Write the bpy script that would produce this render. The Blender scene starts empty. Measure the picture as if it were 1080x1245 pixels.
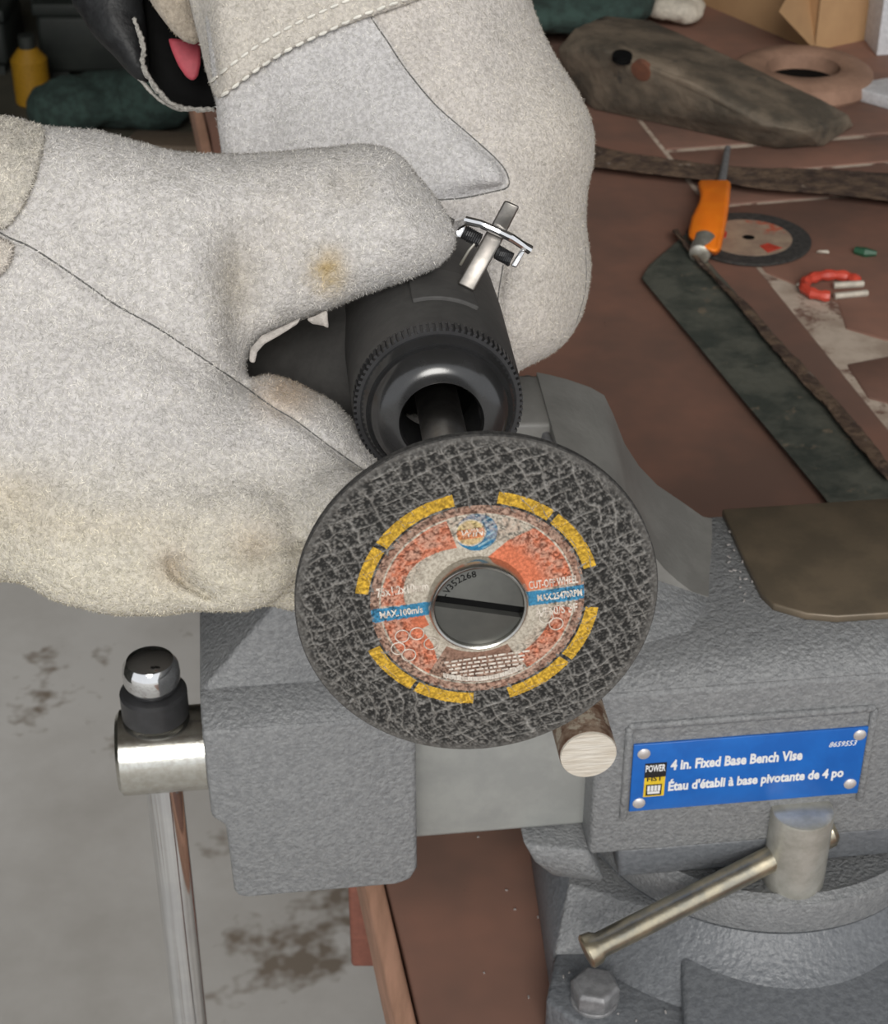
import bpy, bmesh, math, random
import numpy as np
from mathutils import Vector, Matrix
from mathutils.bvhtree import BVHTree
rnd = random.Random(7); nrs = np.random.RandomState(3)
S = bpy.context.scene; COL = S.collection

# ------------------------------------------------------------------ camera, sky, sun, exposure
FPX, PITCH, CAM = 2150.0, math.radians(33), np.array([0, 0, .58])
FW = np.array([0, math.cos(PITCH), -math.sin(PITCH)]); UP = np.array([0, math.sin(PITCH), math.cos(PITCH)]); RT = np.array([1., 0, 0])
cd = bpy.data.cameras.new('camera'); cam = bpy.data.objects.new('camera', cd); COL.objects.link(cam)
cam.location = CAM; cam.rotation_euler = (math.pi/2-PITCH, 0, 0)
cd.sensor_fit = 'HORIZONTAL'; cd.sensor_width = 36; cd.lens = FPX/1080*36
cd.clip_start = .02; cd.clip_end = 50
cd.dof.use_dof = True; cd.dof.focus_distance = .46; cd.dof.aperture_fstop = 66
S.camera = cam
w = bpy.data.worlds.new('sky'); S.world = w; w.use_nodes = True
wn = w.node_tree.nodes; wl = w.node_tree.links
bg = wn['Background']; bg.inputs['Color'].default_value = (.94, .965, 1.0, 1); bg.inputs['Strength'].default_value = .95
sd = bpy.data.lights.new('sun', 'SUN'); sun = bpy.data.objects.new('sun', sd); COL.objects.link(sun)
sd.energy = 2.05; sd.angle = math.radians(26); sd.color = (1, .97, .92)
sun.rotation_euler = (math.radians(58), 0, math.radians(3))
S.view_settings.view_transform = 'Standard'; S.view_settings.look = 'None'
S.view_settings.exposure = 0.0; S.view_settings.gamma = 1; S.view_settings.use_curve_mapping = False

# ------------------------------------------------------------------ helpers
def at(x, y, d): return CAM + d*(FW + (x-540)/FPX*RT - (y-622.5)/FPX*UP)
def ray(x, y): return FW + (x-540)/FPX*RT - (y-622.5)/FPX*UP
def onz(x, y, z): r = ray(x, y); return CAM + r*((z-CAM[2])/r[2])
def on_plane(x, y, p0, n): r = ray(x, y); return CAM + r*(((p0-CAM) @ n)/(r @ n))
TH = math.radians(6.7)
VA = np.array([math.cos(TH), math.sin(TH), 0]); VB = np.array([-math.sin(TH), math.cos(TH), 0]); VO = VB*.5
def L(x, y, z): return VO + (VA*x + VB*y + np.array([0, 0, 1.])*z)*.001      # vise frame, millimetres

def nd(nt, t, **k):
    n = nt.nodes.new(t)
    for a, v in k.items():
        if a[0] == '_': n.inputs[a[1:].replace('_', ' ')].default_value = v
        else: setattr(n, a, v)
    return n
def mat(name, c, c2=None, scale=200., rough=.6, metal=0., bump=0., bscale=None, bdist=.001, spots=None, sscale=60., scut=.62, attr=False, sheen=0., detail=4., spec=.5, coat=0., stretch=None, rvar=0.):
    m = bpy.data.materials.new(name); m.use_nodes = True; nt = m.node_tree; lk = nt.links.new
    b = nt.nodes['Principled BSDF']; b.inputs['Roughness'].default_value = rough; b.inputs['Metallic'].default_value = metal
    b.inputs['Specular IOR Level'].default_value = spec; b.inputs['Sheen Weight'].default_value = sheen; b.inputs['Coat Weight'].default_value = coat
    tc = nd(nt, 'ShaderNodeTexCoord'); v = tc.outputs['Object']
    if stretch:
        mp = nd(nt, 'ShaderNodeMapping'); mp.inputs['Scale'].default_value = stretch[:3]
        if len(stretch) > 3: mp.inputs['Rotation'].default_value = (0, 0, stretch[3])
        lk(v, mp.inputs[0]); v = mp.outputs[0]
    c2 = c2 or tuple(x*.8 for x in c)
    n1 = nd(nt, 'ShaderNodeTexNoise', _Scale=scale, _Detail=detail, _Roughness=.65); lk(v, n1.inputs['Vector'])
    r = nd(nt, 'ShaderNodeValToRGB'); r.color_ramp.elements[0].position = .39; r.color_ramp.elements[1].position = .61
    r.color_ramp.elements[0].color = (*c2, 1); r.color_ramp.elements[1].color = (*c, 1); lk(n1.outputs['Fac'], r.inputs[0]); col = r.outputs[0]
    if spots:
        n2 = nd(nt, 'ShaderNodeTexNoise', _Scale=sscale, _Detail=5., _Roughness=.7); lk(v, n2.inputs['Vector'])
        r2 = nd(nt, 'ShaderNodeValToRGB'); r2.color_ramp.elements[0].position = scut; r2.color_ramp.elements[1].position = scut+.06; lk(n2.outputs['Fac'], r2.inputs[0])
        mx = nd(nt, 'ShaderNodeMix', data_type='RGBA'); lk(r2.outputs[0], mx.inputs[0]); lk(col, mx.inputs[6]); mx.inputs[7].default_value = (*spots, 1); col = mx.outputs[2]
    if attr:
        a = nd(nt, 'ShaderNodeAttribute', attribute_name='tint')
        mx = nd(nt, 'ShaderNodeMix', data_type='RGBA', blend_type='MULTIPLY'); mx.inputs[0].default_value = 1
        lk(col, mx.inputs[6]); lk(a.outputs['Color'], mx.inputs[7]); col = mx.outputs[2]
    lk(col, b.inputs['Base Color'])
    if rvar:
        mr = nd(nt, 'ShaderNodeMapRange'); mr.inputs['To Min'].default_value = max(0, rough-rvar); mr.inputs['To Max'].default_value = min(1, rough+rvar)
        lk(n1.outputs['Fac'], mr.inputs[0]); lk(mr.outputs[0], b.inputs['Roughness'])
    if bump:
        n3 = nd(nt, 'ShaderNodeTexNoise', _Scale=bscale or scale*2, _Detail=3.); lk(v, n3.inputs['Vector'])
        bp = nd(nt, 'ShaderNodeBump', _Strength=bump, _Distance=bdist); lk(n3.outputs['Fac'], bp.inputs['Height']); lk(bp.outputs[0], b.inputs['Normal'])
    return m

def thing(name, label, cat, loc=(0, 0, 0), group=None):
    o = bpy.data.objects.new(name, None); o.empty_display_size = .02; COL.objects.link(o); o.location = [float(v) for v in loc]
    o['label'] = label; o['category'] = cat
    if group: o['group'] = group
    return o
def tag(o, label, cat, group=None):
    o['label'] = label; o['category'] = cat
    if group: o['group'] = group
    return o
def link(name, me, m, parent=None, smooth=False, bevel=0., seg=2, ang=35):
    if m and not me.materials: me.materials.append(m)
    o = bpy.data.objects.new(name, me); COL.objects.link(o)
    if parent:
        o.parent = parent      # meshes are built in world coordinates; only the Empties carry a location
        if parent.type == 'EMPTY': o.matrix_parent_inverse = Matrix.Translation(-parent.location)
    if bevel:
        b = o.modifiers.new('bevel', 'BEVEL'); b.width = bevel; b.segments = seg; b.limit_method = 'ANGLE'; b.angle_limit = math.radians(30)
    if smooth or bevel:
        me.polygons.foreach_set('use_smooth', [True]*len(me.polygons))
        if ang < 180: me.set_sharp_from_angle(angle=math.radians(ang)) if not bevel else None
    return o
def pyd(name, vs, fs, m, parent=None, **k):
    me = bpy.data.meshes.new(name); me.from_pydata([tuple(map(float, v)) for v in vs], [], fs); me.update()
    bm = bmesh.new(); bm.from_mesh(me); bmesh.ops.recalc_face_normals(bm, faces=bm.faces); bm.to_mesh(me); bm.free()
    return link(name, me, m, parent, **k)
def hull(name, pts, m, parent=None, **k):
    bm = bmesh.new()
    for p in pts: bm.verts.new([float(v) for v in p])
    r = bmesh.ops.convex_hull(bm, input=bm.verts)
    bmesh.ops.delete(bm, geom=[g for g in r['geom_interior'] if isinstance(g, bmesh.types.BMVert)], context='VERTS')
    bmesh.ops.dissolve_limit(bm, angle_limit=math.radians(1.5), verts=bm.verts, edges=bm.edges)
    me = bpy.data.meshes.new(name); bm.to_mesh(me); bm.free()
    return link(name, me, m, parent, **k)
def loftv(a, b):   # prism between two matching outlines
    n = len(a); vs = list(a)+list(b)
    fs = [tuple(range(n-1, -1, -1)), tuple(range(n, 2*n))]+[(i, (i+1) % n, n+(i+1) % n, n+i) for i in range(n)]
    return vs, fs
def prism(name, a, b, m, parent=None, **k):
    vs, fs = loftv(a, b); return pyd(name, vs, fs, m, parent, **k)
def frame(d):
    d = np.array(d, float); d = d/np.linalg.norm(d); h = np.array([0, 0, 1.]) if abs(d[2]) < .9 else np.array([1., 0, 0])
    u = np.cross(h, d); u /= np.linalg.norm(u); return d, u, np.cross(d, u)
def lathev(p0, ax, prof, n=48, a0=0.):   # prof: list of (distance along axis, radius); radius 0 closes
    d, u, v = frame(ax); vs = []; fs = []; rings = []
    for (t, r) in prof:
        if r <= 1e-7: rings.append([len(vs)]); vs.append(p0+d*t)
        else:
            rings.append(list(range(len(vs), len(vs)+n)))
            vs += [p0+d*t+r*(math.cos(2*math.pi*i/n+a0)*u+math.sin(2*math.pi*i/n+a0)*v) for i in range(n)]
    for A, Bq in zip(rings, rings[1:]):
        for i in range(n):
            j = (i+1) % n
            if len(A) == 1 and len(Bq) == 1: continue
            if len(A) == 1: fs.append((A[0], Bq[j], Bq[i]))
            elif len(Bq) == 1: fs.append((A[i], A[j], Bq[0]))
            else: fs.append((A[i], A[j], Bq[j], Bq[i]))
    return vs, fs
def lathe(name, p0, ax, prof, m, parent=None, n=48, a0=0., **k):
    k.setdefault('smooth', True); vs, fs = lathev(np.array(p0, float), ax, prof, n, a0); return pyd(name, vs, fs, m, parent, **k)
def tubev(P, r, n=8, closed=False):
    P = [np.array(p, float) for p in P]; vs = []; fs = []; m_ = len(P)
    rr = r if hasattr(r, '__len__') else [r]*m_; up = None
    for i in range(m_):
        t = P[(i+1) % m_]-P[i-1] if closed else P[min(i+1, m_-1)]-P[max(i-1, 0)]
        t = t/(np.linalg.norm(t)+1e-12)
        if up is None: _, u, _v = frame(t)
        else: u = up-t*(up@t); u /= np.linalg.norm(u)
        up = u; v = np.cross(t, u)
        vs += [P[i]+rr[i]*(math.cos(2*math.pi*j/n)*u+math.sin(2*math.pi*j/n)*v) for j in range(n)]
    for i in range(m_ if closed else m_-1):
        i2 = (i+1) % m_
        for j in range(n): fs.append((i*n+j, i*n+(j+1) % n, i2*n+(j+1) % n, i2*n+j))
    if not closed: fs += [tuple(range(n-1, -1, -1)), tuple(range((m_-1)*n, m_*n))]
    return vs, fs
def tube(name, P, r, m, parent=None, n=8, closed=False, **k):
    k.setdefault('smooth', True); vs, fs = tubev(P, r, n, closed); return pyd(name, vs, fs, m, parent, **k)
def boxv(c, ex, ey, ez):
    c, ex, ey, ez = [np.array(q, float) for q in (c, ex, ey, ez)]
    vs = [c+i*ex+j*ey+k*ez for k in (-1, 1) for j in (-1, 1) for i in (-1, 1)]
    return vs, [(0, 2, 3, 1), (4, 5, 7, 6), (0, 1, 5, 4), (2, 6, 7, 3), (0, 4, 6, 2), (1, 3, 7, 5)]
def box(name, c, ex, ey, ez, m, parent=None, **k):
    vs, fs = boxv(c, ex, ey, ez); return pyd(name, vs, fs, m, parent, **k)
def merge(parts):
    V = []; Fs = []
    for vs, fs in parts:
        o = len(V); V += list(vs); Fs += [tuple(i+o for i in f) for f in fs]
    return V, Fs
def rough_up(o, amp, scale, sub=2):
    s = o.modifiers.new('sub', 'SUBSURF'); s.levels = s.render_levels = sub; s.subdivision_type = 'SIMPLE'
    tx = bpy.data.textures.new('lumps', 'CLOUDS'); tx.noise_scale = scale
    d = o.modifiers.new('lumps', 'DISPLACE'); d.texture = tx; d.strength = amp; d.mid_level = .5; d.texture_coords = 'GLOBAL'
def text_mesh(s, size=1., off=0., res=2, align='LEFT', shear=0., space=1.):
    c = bpy.data.curves.new('t', 'FONT'); c.body = s; c.size = size; c.offset = off; c.resolution_u = res; c.align_x = align; c.shear = shear; c.space_character = space
    o = bpy.data.objects.new('t', c); COL.objects.link(o); bpy.context.view_layer.update()
    me = bpy.data.meshes.new_from_object(o.evaluated_get(bpy.context.evaluated_depsgraph_get()))
    vs = [tuple(v.co) for v in me.vertices]; fs = [tuple(p.vertices) for p in me.polygons]
    bpy.data.objects.remove(o); bpy.data.meshes.remove(me); bpy.data.curves.remove(c); return vs, fs
def text_fit(s, x0, x1, y0, h, **k):   # text scaled to the given width and cap height
    vs, fs = text_mesh(s, **k); a = np.array(vs); lo = a.min(0); hi = a.max(0)
    a[:, 0] = x0+(a[:, 0]-lo[0])/(hi[0]-lo[0])*(x1-x0); a[:, 1] = y0+a[:, 1]/.73*h; return a, fs

# ------------------------------------------------------------------ materials
M = {}
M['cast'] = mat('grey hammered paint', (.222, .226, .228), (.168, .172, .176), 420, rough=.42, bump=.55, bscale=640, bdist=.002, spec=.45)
M['cast_shaded'] = mat('shaded grey paint', (.15, .158, .168), (.115, .122, .132), 420, rough=.4, bump=.4, bscale=400, bdist=.0018, spec=.45)  # darker copy of the cast paint, shade around the base put into its colour
M['slide'] = mat('smooth grey paint', (.29, .295, .28), (.25, .255, .245), 60, rough=.42, bump=.12, bscale=300, bdist=.001)
M['anvil'] = mat('oiled bare steel', (.17, .132, .09), (.125, .10, .07), 45, rough=.42, metal=.25, bump=.05, bscale=300)
M['chrome'] = mat('chrome', (.82, .82, .82), (.74, .74, .75), 60, rough=.09, metal=1.)
M['turned'] = mat('turned steel', (.70, .69, .64), (.60, .58, .52), 300, rough=.2, metal=1., bump=.05, bscale=900, rvar=.06)
M['satin'] = mat('satin chrome', (.52, .50, .47), (.42, .40, .38), 200, rough=.28, metal=1.)
M['latch'] = mat('brushed latch steel', (.27, .25, .23), (.20, .19, .175), 300, rough=.38, metal=.9)
M['zinc'] = mat('zinc plating', (.62, .60, .54), (.48, .46, .39), 130, rough=.36, metal=.75, bump=.12, bscale=500, rvar=.12)
M['zincy'] = mat('yellow zinc plating', (.66, .58, .42), (.45, .42, .34), 90, rough=.33, metal=1., bump=.1, bscale=400, rvar=.1)
M['blackmetal'] = mat('blackened steel', (.035, .035, .037), rough=.35, spec=.5)
M['boltgrey'] = mat('dull bolt steel', (.25, .25, .255), (.17, .17, .175), 200, rough=.5, metal=.3, bump=.2)
M['plate'] = mat('blue plate', (.012, .13, .47), (.010, .105, .40), 50, rough=.35)
M['white'] = mat('white print', (.75, .75, .75), (.68, .68, .68), 100, rough=.5)
M['yellow'] = mat('yellow print', (.75, .52, .03), rough=.5)
M['black'] = mat('black print', (.015, .015, .015), rough=.5)
M['rivet'] = mat('aluminium rivet', (.72, .68, .66), rough=.35, metal=.5)
M['rubber'] = mat('black rubber', (.060, .058, .055), (.050, .048, .046), 300, rough=.6, bump=.06, bscale=800, spec=.4)
M['gloss'] = mat('black gloss', (.026, .026, .027), (.02, .02, .02), 100, rough=.2, spec=.8, bump=.02, bscale=200)
M['hole'] = mat('dark bore', (.006, .006, .006), rough=.8, spec=.08)
M['rust'] = mat('mill scale rust', (.30, .22, .16), (.12, .06, .035), 160, rough=.75, metal=.2, bump=.4, bscale=300, spots=(.42, .36, .28), sscale=120, scut=.54)
M['cutend'] = mat('bright sawn steel', (.74, .70, .62), (.60, .54, .45), 130, rough=.5, metal=.25, bump=.5, bscale=300, stretch=(.35, 1, 3, .0))
M['lip'] = mat('torn suede edge', (.50, .46, .42), (.36, .33, .30), 500, rough=.95, bump=.5)
M['suede'] = mat('split suede', (.64, .612, .592), (.475, .452, .436), 800, rough=.95, bump=.55, bscale=1300, bdist=.0012, attr=True, sheen=.25, spec=.15, detail=3)
M['nap'] = mat('suede nap', (.72, .69, .64), (.55, .53, .50), 300, rough=1., attr=True, spec=.1)
M['thread'] = mat('cotton thread', (.85, .82, .74), rough=.9)
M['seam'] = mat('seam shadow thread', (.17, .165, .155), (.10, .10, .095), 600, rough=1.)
M['leather'] = mat('black leather', (.018, .019, .020), (.009, .009, .010), 120, rough=.5, spec=.3, bump=.35, bscale=200, bdist=.002)
M['frayed'] = mat('pale frayed edge', (.48, .46, .42), (.25, .24, .22), 900, rough=.95, bump=.5)
M['red'] = mat('red lining', (.50, .075, .10), (.36, .05, .07), 90, rough=.6)
M['board'] = mat('oxide red painted board', (.24, .127, .093), (.165, .10, .078), 7, rough=.62, bump=.12, bscale=120, spots=(.055, .030, .024), sscale=75, scut=.69, spec=.3)
M['bare'] = mat('bare worn wood', (.52, .43, .35), (.36, .28, .22), 30, rough=.85, bump=.3, bscale=150, spots=(.16, .085, .062), sscale=22, scut=.53)
M['edgewood'] = mat('pinkish raw board edge', (.44, .245, .165), (.34, .19, .125), 40, rough=.8, bump=.25, bscale=120, stretch=(4, .6, 4))
M['redwood'] = mat('red painted batten', (.21, .075, .05), rough=.7, bump=.2)
M['concrete'] = mat('grey concrete floor', (.56, .55, .53), (.43, .415, .39), 2.2, rough=.85, bump=.15, bscale=60, spots=(.21, .175, .14), sscale=3.6, scut=.57, detail=9)
M['wall'] = mat('dark shed wall', (.10, .10, .085), (.05, .05, .045), 3, rough=.9)
M['ceil'] = mat('dull roof lining', (.32, .31, .29), rough=.9)
M['iron'] = mat('weathered iron', (.185, .145, .105), (.085, .070, .052), 22, rough=.8, bump=.5, bscale=90, bdist=.004, spots=(.055, .05, .042), sscale=26, scut=.60, metal=.1)
M['flat'] = mat('oily steel strip', (.125, .128, .105), (.06, .068, .058), 30, rough=.62, metal=.25, bump=.4, bscale=160, bdist=.002, spots=(.20, .165, .12), sscale=55, scut=.60)
M['rustdark'] = mat('flaking dark rust', (.13, .085, .055), (.05, .03, .022), 70, rough=.9, bump=.6, bscale=150, bdist=.004, spots=(.22, .17, .135), sscale=80, scut=.62)
M['orange'] = mat('orange plastic', (.95, .24, .014), (.92, .21, .012), 60, rough=.45)
M['card'] = mat('brown cardboard', (.44, .27, .135), (.40, .24, .12), 20, rough=.85)
M['whitebox'] = mat('white card', (.62, .62, .64), rough=.7)
M['greencloth'] = mat('dark green cloth', (.035, .065, .055), (.02, .035, .03), 60, rough=.95, bump=.5)
M['clay'] = mat('reddish brown stone', (.32, .19, .13), (.24, .14, .095), 35, rough=.8, bump=.3)
M['rustpatch'] = mat('orange rust', (.17, .065, .035), (.12, .05, .03), 80, rough=.9)
M['redplastic'] = mat('red plastic', (.60, .075, .045), (.45, .05, .03), 80, rough=.4)
M['pale'] = mat('pale chips', (.55, .50, .42), rough=.8)
M['green'] = mat('green plastic', (.02, .09, .045), rough=.5)
M['darkmachine'] = mat('dark painted metal', (.028, .032, .028), (.016, .02, .018), 8, rough=.6)
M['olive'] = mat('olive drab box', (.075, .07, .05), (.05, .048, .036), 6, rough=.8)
M['yellowplastic'] = mat('yellow plastic', (.36, .19, .012), rough=.5)
M['brownwood'] = mat('brown timber', (.16, .12, .085), rough=.8)

# ------------------------------------------------------------------ setting
FZ = -.8
def structure(o): o['kind'] = 'structure'; return o
def grid_plane(name, x0, x1, y0, y1, z, m):
    return structure(box(name, ((x0+x1)/2, (y0+y1)/2, z-.05), ((x1-x0)/2, 0, 0), (0, (y1-y0)/2, 0), (0, 0, .05), m))
grid_plane('floor', -9, 7, -14, 6.2, FZ, M['concrete'])
structure(box('wall_back', (-.5, 6.15, .6), (3.5, 0, 0), (0, .05, 0), (0, 0, 1.4), M['wall']))
structure(box('wall_right', (2.95, 3.2, .6), (.05, 0, 0), (0, 3, 0), (0, 0, 1.4), M['wall']))
structure(box('added_wall_left', (-2.6, 2.9, .6), (.05, 0, 0), (0, 3.3, 0), (0, 0, 1.4), M['wall']))  # unseen wall added to darken the left side and its reflections
structure(box('ceiling', (-.5, 2.85, 2.05), (3.5, 0, 0), (0, 3.35, 0), (0, 0, .05), M['ceil']))

# ------------------------------------------------------------------ workbench
E0, E1 = np.array([-.0112, .5016, 0]), np.array([-.2109, 1.512, 0])
BD = (E1-E0)/np.linalg.norm(E1-E0); BN = np.array([BD[1], -BD[0], 0])         # along the left edge, and across to the right
def bp(u, v, z=0.): return E0 + BD*u + BN*v + np.array([0, 0, z])             # bench frame in metres
bench = thing('workbench', 'oxide red painted timber workbench top with worn pale joints carrying the vise', 'workbench', bp(.7, .4, 0))
U0, U1 = -.75, 1.75
def uv(px, py): p = onz(px, py, 0)-E0; return p@BD, p@BN
vj = uv(1000, 422)[1]                                                          # the long joint right of the wide board
def plank(pts, z0=-.022, z1=0., name='plank', m=None):
    return prism(name, [bp(u, v, z1) for u, v in pts], [bp(u, v, z0) for u, v in pts], m or M['board'], bench, bevel=.0018, seg=2)
def wav(u0, v0, u1, v1, n, a):
    out = []
    for i in range(n):
        t = i/n; out.append((u0+(u1-u0)*t+rnd.uniform(-a, a), v0+(v1-v0)*t+rnd.uniform(-a, a)))
    return out
plank(wav(U0, .0014, U1, .0014, 60, .0009)+[(U1, .0014)]+wav(U1, vj, U0, vj, 12, .0005)+[(U0, vj)])
plank([(U0, 0), (U1, 0), (U1, 1.5), (U0, 1.5)], -.04, -.0025 if False else -.0222, 'under_board', M['bare'])
box('edge_board', bp((U0+U1)/2, -.0043, -.0172), BD*(U1-U0)/2, BN*.0045, (0, 0, .0165), M['edgewood'], bench, bevel=.002)
pu = [uv(1000, py)[0] for py in (515, 432, 250, 203, 168, 100)]
cuts = [-.30, -.1, uv(1060, 512)[0], uv(1060, 425)[0], uv(1000, 240)[0], uv(1000, 203)[0], uv(1000, 168)[0], uv(1000, 168)[0]+.10, 1.45, U1]
for i, (a, b_) in enumerate(zip([U0]+cuts, cuts)):
    ga = .0022; v0 = vj+.0035
    if abs(a-cuts[3]) < 1e-6:      # the board with the worn rounded near-left corner
        up_ = uv(940, 330)[0]
        plank([(a+.006, 1.5), (a+.006, v0+.085), (a+.012, v0+.045), (a+.035, v0+.024), (a+.075, v0+.034), (a+.10, v0+.020), (up_, v0), (b_-ga, v0), (b_-ga, 1.5)], z0=-.0215)
    elif abs(a-cuts[2]) < 1e-6:
        plank([(a+.004, 1.5), (a+.012, v0+.02), (a+.03, v0), (b_-.016, v0+.004), (b_-.007, v0+.06), (b_-.009, 1.5)], z0=-.0215)
    else:
        g2 = .0045 if i in (6, 7) else ga
        plank([(a+ga, 1.5), (a+ga, v0), (b_-g2, v0)]+[(b_-g2-.002*(j % 2), v0+.1*j) for j in range(1, 5)]+[(b_-g2, 1.5)], z0=-.0215)
# pale chips of bare wood packed in the joints
prism('bare_strip', [bp(u, v, -.0012) for u, v in ((U0, vj-.004), (U1, vj-.004), (U1, 1.49), (U0, 1.49))], [bp(u, v, -.0219) for u, v in ((U0, vj-.004), (U1, vj-.004), (U1, 1.49), (U0, 1.49))], M['bare'], bench)
for u, v in ((-.6, .3), (.5, .32), (1.6, .3), (-.6, 1.4), (1.6, 1.4)):
    box('leg', bp(u, v, (FZ-.04)/2), BD*.035, BN*.035, (0, 0, (-FZ-.04)/2-.0005), M['redwood'], bench, bevel=.003)
q = on_plane(436, 1085, np.array([0, .615, 0]), np.array([0, 1., 0])); q2 = on_plane(436, 1134, np.array([0, .615, 0]), np.array([0, 1., 0]))
box('batten', (q[0]+.004, .625, min(q2[2]+.03, -.06)-.0), (.009, 0, 0), (0, .01, 0), (0, 0, .03), M['redwood'], bench, bevel=.002)
print('BATTEN', q, q2)
for k in range(34):
    u, v = rnd.uniform(-.1, .9), rnd.uniform(.02, .30)
# ------------------------------------------------------------------ bench vise
vise = thing('bench_vise', 'grey painted cast iron bench vise with a blue name plate bolted to the bench', 'vise', L(200, 50, 0))
def vprism(name, prof, y0, y1, m, bevel=.0015, **k):     # prof in (x, z)
    return prism(name, [L(x, y0, z) for x, z in prof], [L(x, y1, z) for x, z in prof], m, vise, bevel=bevel, **k)
def vhull(name, pts, m, bevel=.0015, parent=None, **k): return hull(name, [L(*p) for p in pts], m, parent or vise, bevel=bevel, **k)
def vbox(name, x0, x1, y0, y1, z0, z1, m, bevel=.0015, parent=None):
    return box(name, L((x0+x1)/2, (y0+y1)/2, (z0+z1)/2), VA*(x1-x0)/2000, VB*(y1-y0)/2000, (0, 0, (z1-z0)/2000), m, parent or vise, bevel=bevel)
# moving jaw
def chain_hull(name, groups, m, bevel=.0015):
    bm = bmesh.new()
    for pts in groups:
        vsn = [bm.verts.new([float(c) for c in L(*p)]) for p in pts]
        r = bmesh.ops.convex_hull(bm, input=vsn)
    bmesh.ops.dissolve_limit(bm, angle_limit=math.radians(1.5), verts=bm.verts, edges=bm.edges)
    me = bpy.data.meshes.new(name); bm.to_mesh(me); bm.free()
    return link(name, me, m, vise, bevel=bevel)
ck = [(-29.5, 165), (-29, 123), (-24, 118), (-23, 84), (-21.5, 80.8), (-18, 79.8), (40, 80), (45.5, 82), (48.3, 88), (48.3, 165)]
jaw = vprism('moving_jaw', ck, 0, 100, M['cast'], bevel=.0018, seg=3)
vhull('jaw_shoulder', [(-29.5, 0, 164.8), (48.3, 0, 164.8), (-29.7, 14, 172.2), (60, 14, 172.2), (-29.5, 100, 164.8), (-29.7, 100, 172), (48.3, 100, 164.8), (60, 100, 172)], M['cast'], bevel=.001)
vhull('jaw_head', [(-29.7, 14, 172), (60, 14, 172), (-29.7, 100, 172), (60, 100, 172), (83, 30, 190), (83, 100, 190), (36, 36, 240), (83, 36, 240), (36, 100, 240), (83, 100, 241), (83, 30, 205)], M['cast'])
vbox('jaw_plate', 82.5, 87.6, 38, 112, 205, 238, M['boltgrey'])
# sliding bar and main screw
vbox('slide_bar', 45, 290, 18, 84, 86.8, 158, M['slide'], bevel=.002)
scr = lathe('main_screw', L(-65.5, 45, 120), VA, [(0, 0), (0, .0150), (.0015, .0170), (.0345, .0170), (.0345, .0115), (.05, .0115), (.05, 0)], M['turned'], vise, n=56)
hx = -49.2
rod = tube('handle_bar', [L(hx, 45, 108), L(hx, 45, 40), L(hx-.3, 45, -45), L(hx-.6, 45, -120)], .0074, M['chrome'], scr, n=28)
lathe('handle_knob', L(hx, 45, 152.5), (0, 0, 1), [(-.014, 0), (-.014, .0074), (-.002, .0076), (-.001, .0092), (.0015, .0107), (.006, .0111), (.0095, .0107), (.0122, .009), (.0134, .006), (.0137, 0)], M['chrome'], scr, n=40)
lathe('handle_collar', L(hx, 45, 138), (0, 0, 1), [(0, 0), (0, .0118), (.001, .0130), (.0115, .0130), (.0125, .0118), (.0128, 0)], M['blackmetal'], scr, n=40)
lathe('handle_knob', L(hx-.6, 45, -120), (0, 0, -1), [(-.003, 0), (-.003, .0085), (.004, .0109), (.012, .0085), (.0136, 0)], M['chrome'], scr, n=32)
# fixed body
vhull('body', [(117, 3, 84), (330, 3, 84), (117, 3, 165.5), (330, 3, 165.5), (117, 100, 84), (330, 100, 84), (117, 100, 165), (330, 100, 165)], M['cast'], bevel=.0025, seg=3)
vhull('body_shoulder', [(117, 3, 165), (330, 3, 165), (117, 13, 172.3), (330, 13, 172.3), (117, 100, 165), (330, 100, 165), (172, 24, 177.2), (330, 18, 177.2), (172, 100, 177.2), (330, 100, 177.2), (117, 30, 174), (117, 100, 174)], M['cast'], bevel=.0015)
vhull('jaw_shoulder', [(117, 14, 171), (160, 16, 171), (122, 43.8, 188), (145, 43.8, 188), (164, 43.8, 178.5), (171, 34, 173), (176, 60, 175), (117, 60, 172)], M['cast'], bevel=.003, seg=3)
jc = [(108, 160), (106.5, 251), (112, 249.5), (119, 247), (128, 243), (133.9, 239), (138, 230), (143.4, 216), (150, 205), (158, 195.5), (169, 186.5), (178.5, 178.5), (186, 176), (186, 160)]
jn = [(108, 160), (106.5, 246), (112, 244), (119, 240), (126, 234), (130.9, 228), (135, 219), (139.4, 208), (144, 199), (149, 192), (155, 185.5), (161, 180), (170, 176), (170, 160)]
a_ = [L(x, 44, z) for x, z in jn]; b2 = [L(x, 98, z) for x, z in jc]
M['jawpaint'] = mat('rubbed grey paint', (.215, .21, .195), (.175, .17, .158), 40, rough=.5, bump=.15, bscale=400)
prism('fixed_jaw', a_, b2, M['jawpaint'], vise, smooth=True, ang=40)
vhull('fixed_jaw_heel', [(90, 66, 160), (112, 66, 160), (90, 98, 160), (112, 98, 160), (90, 66, 247), (112, 66, 246), (90, 98, 251.5), (112, 98, 249.5)], M['jawpaint'])
vbox('jaw_plate', 108-4.5, 107, 46, 112, 218, 243, M['boltgrey'])
an = [(190, 32), (187.5, 40), (187, 60), (187, 100), (330, 100), (330, 20), (212, 21.5), (201, 24.5)]
prism('anvil', [L(x, y, 180.5) for x, y in an], [L(x, y, 177) for x, y in an], M['anvil'], vise, bevel=.0008)
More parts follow.
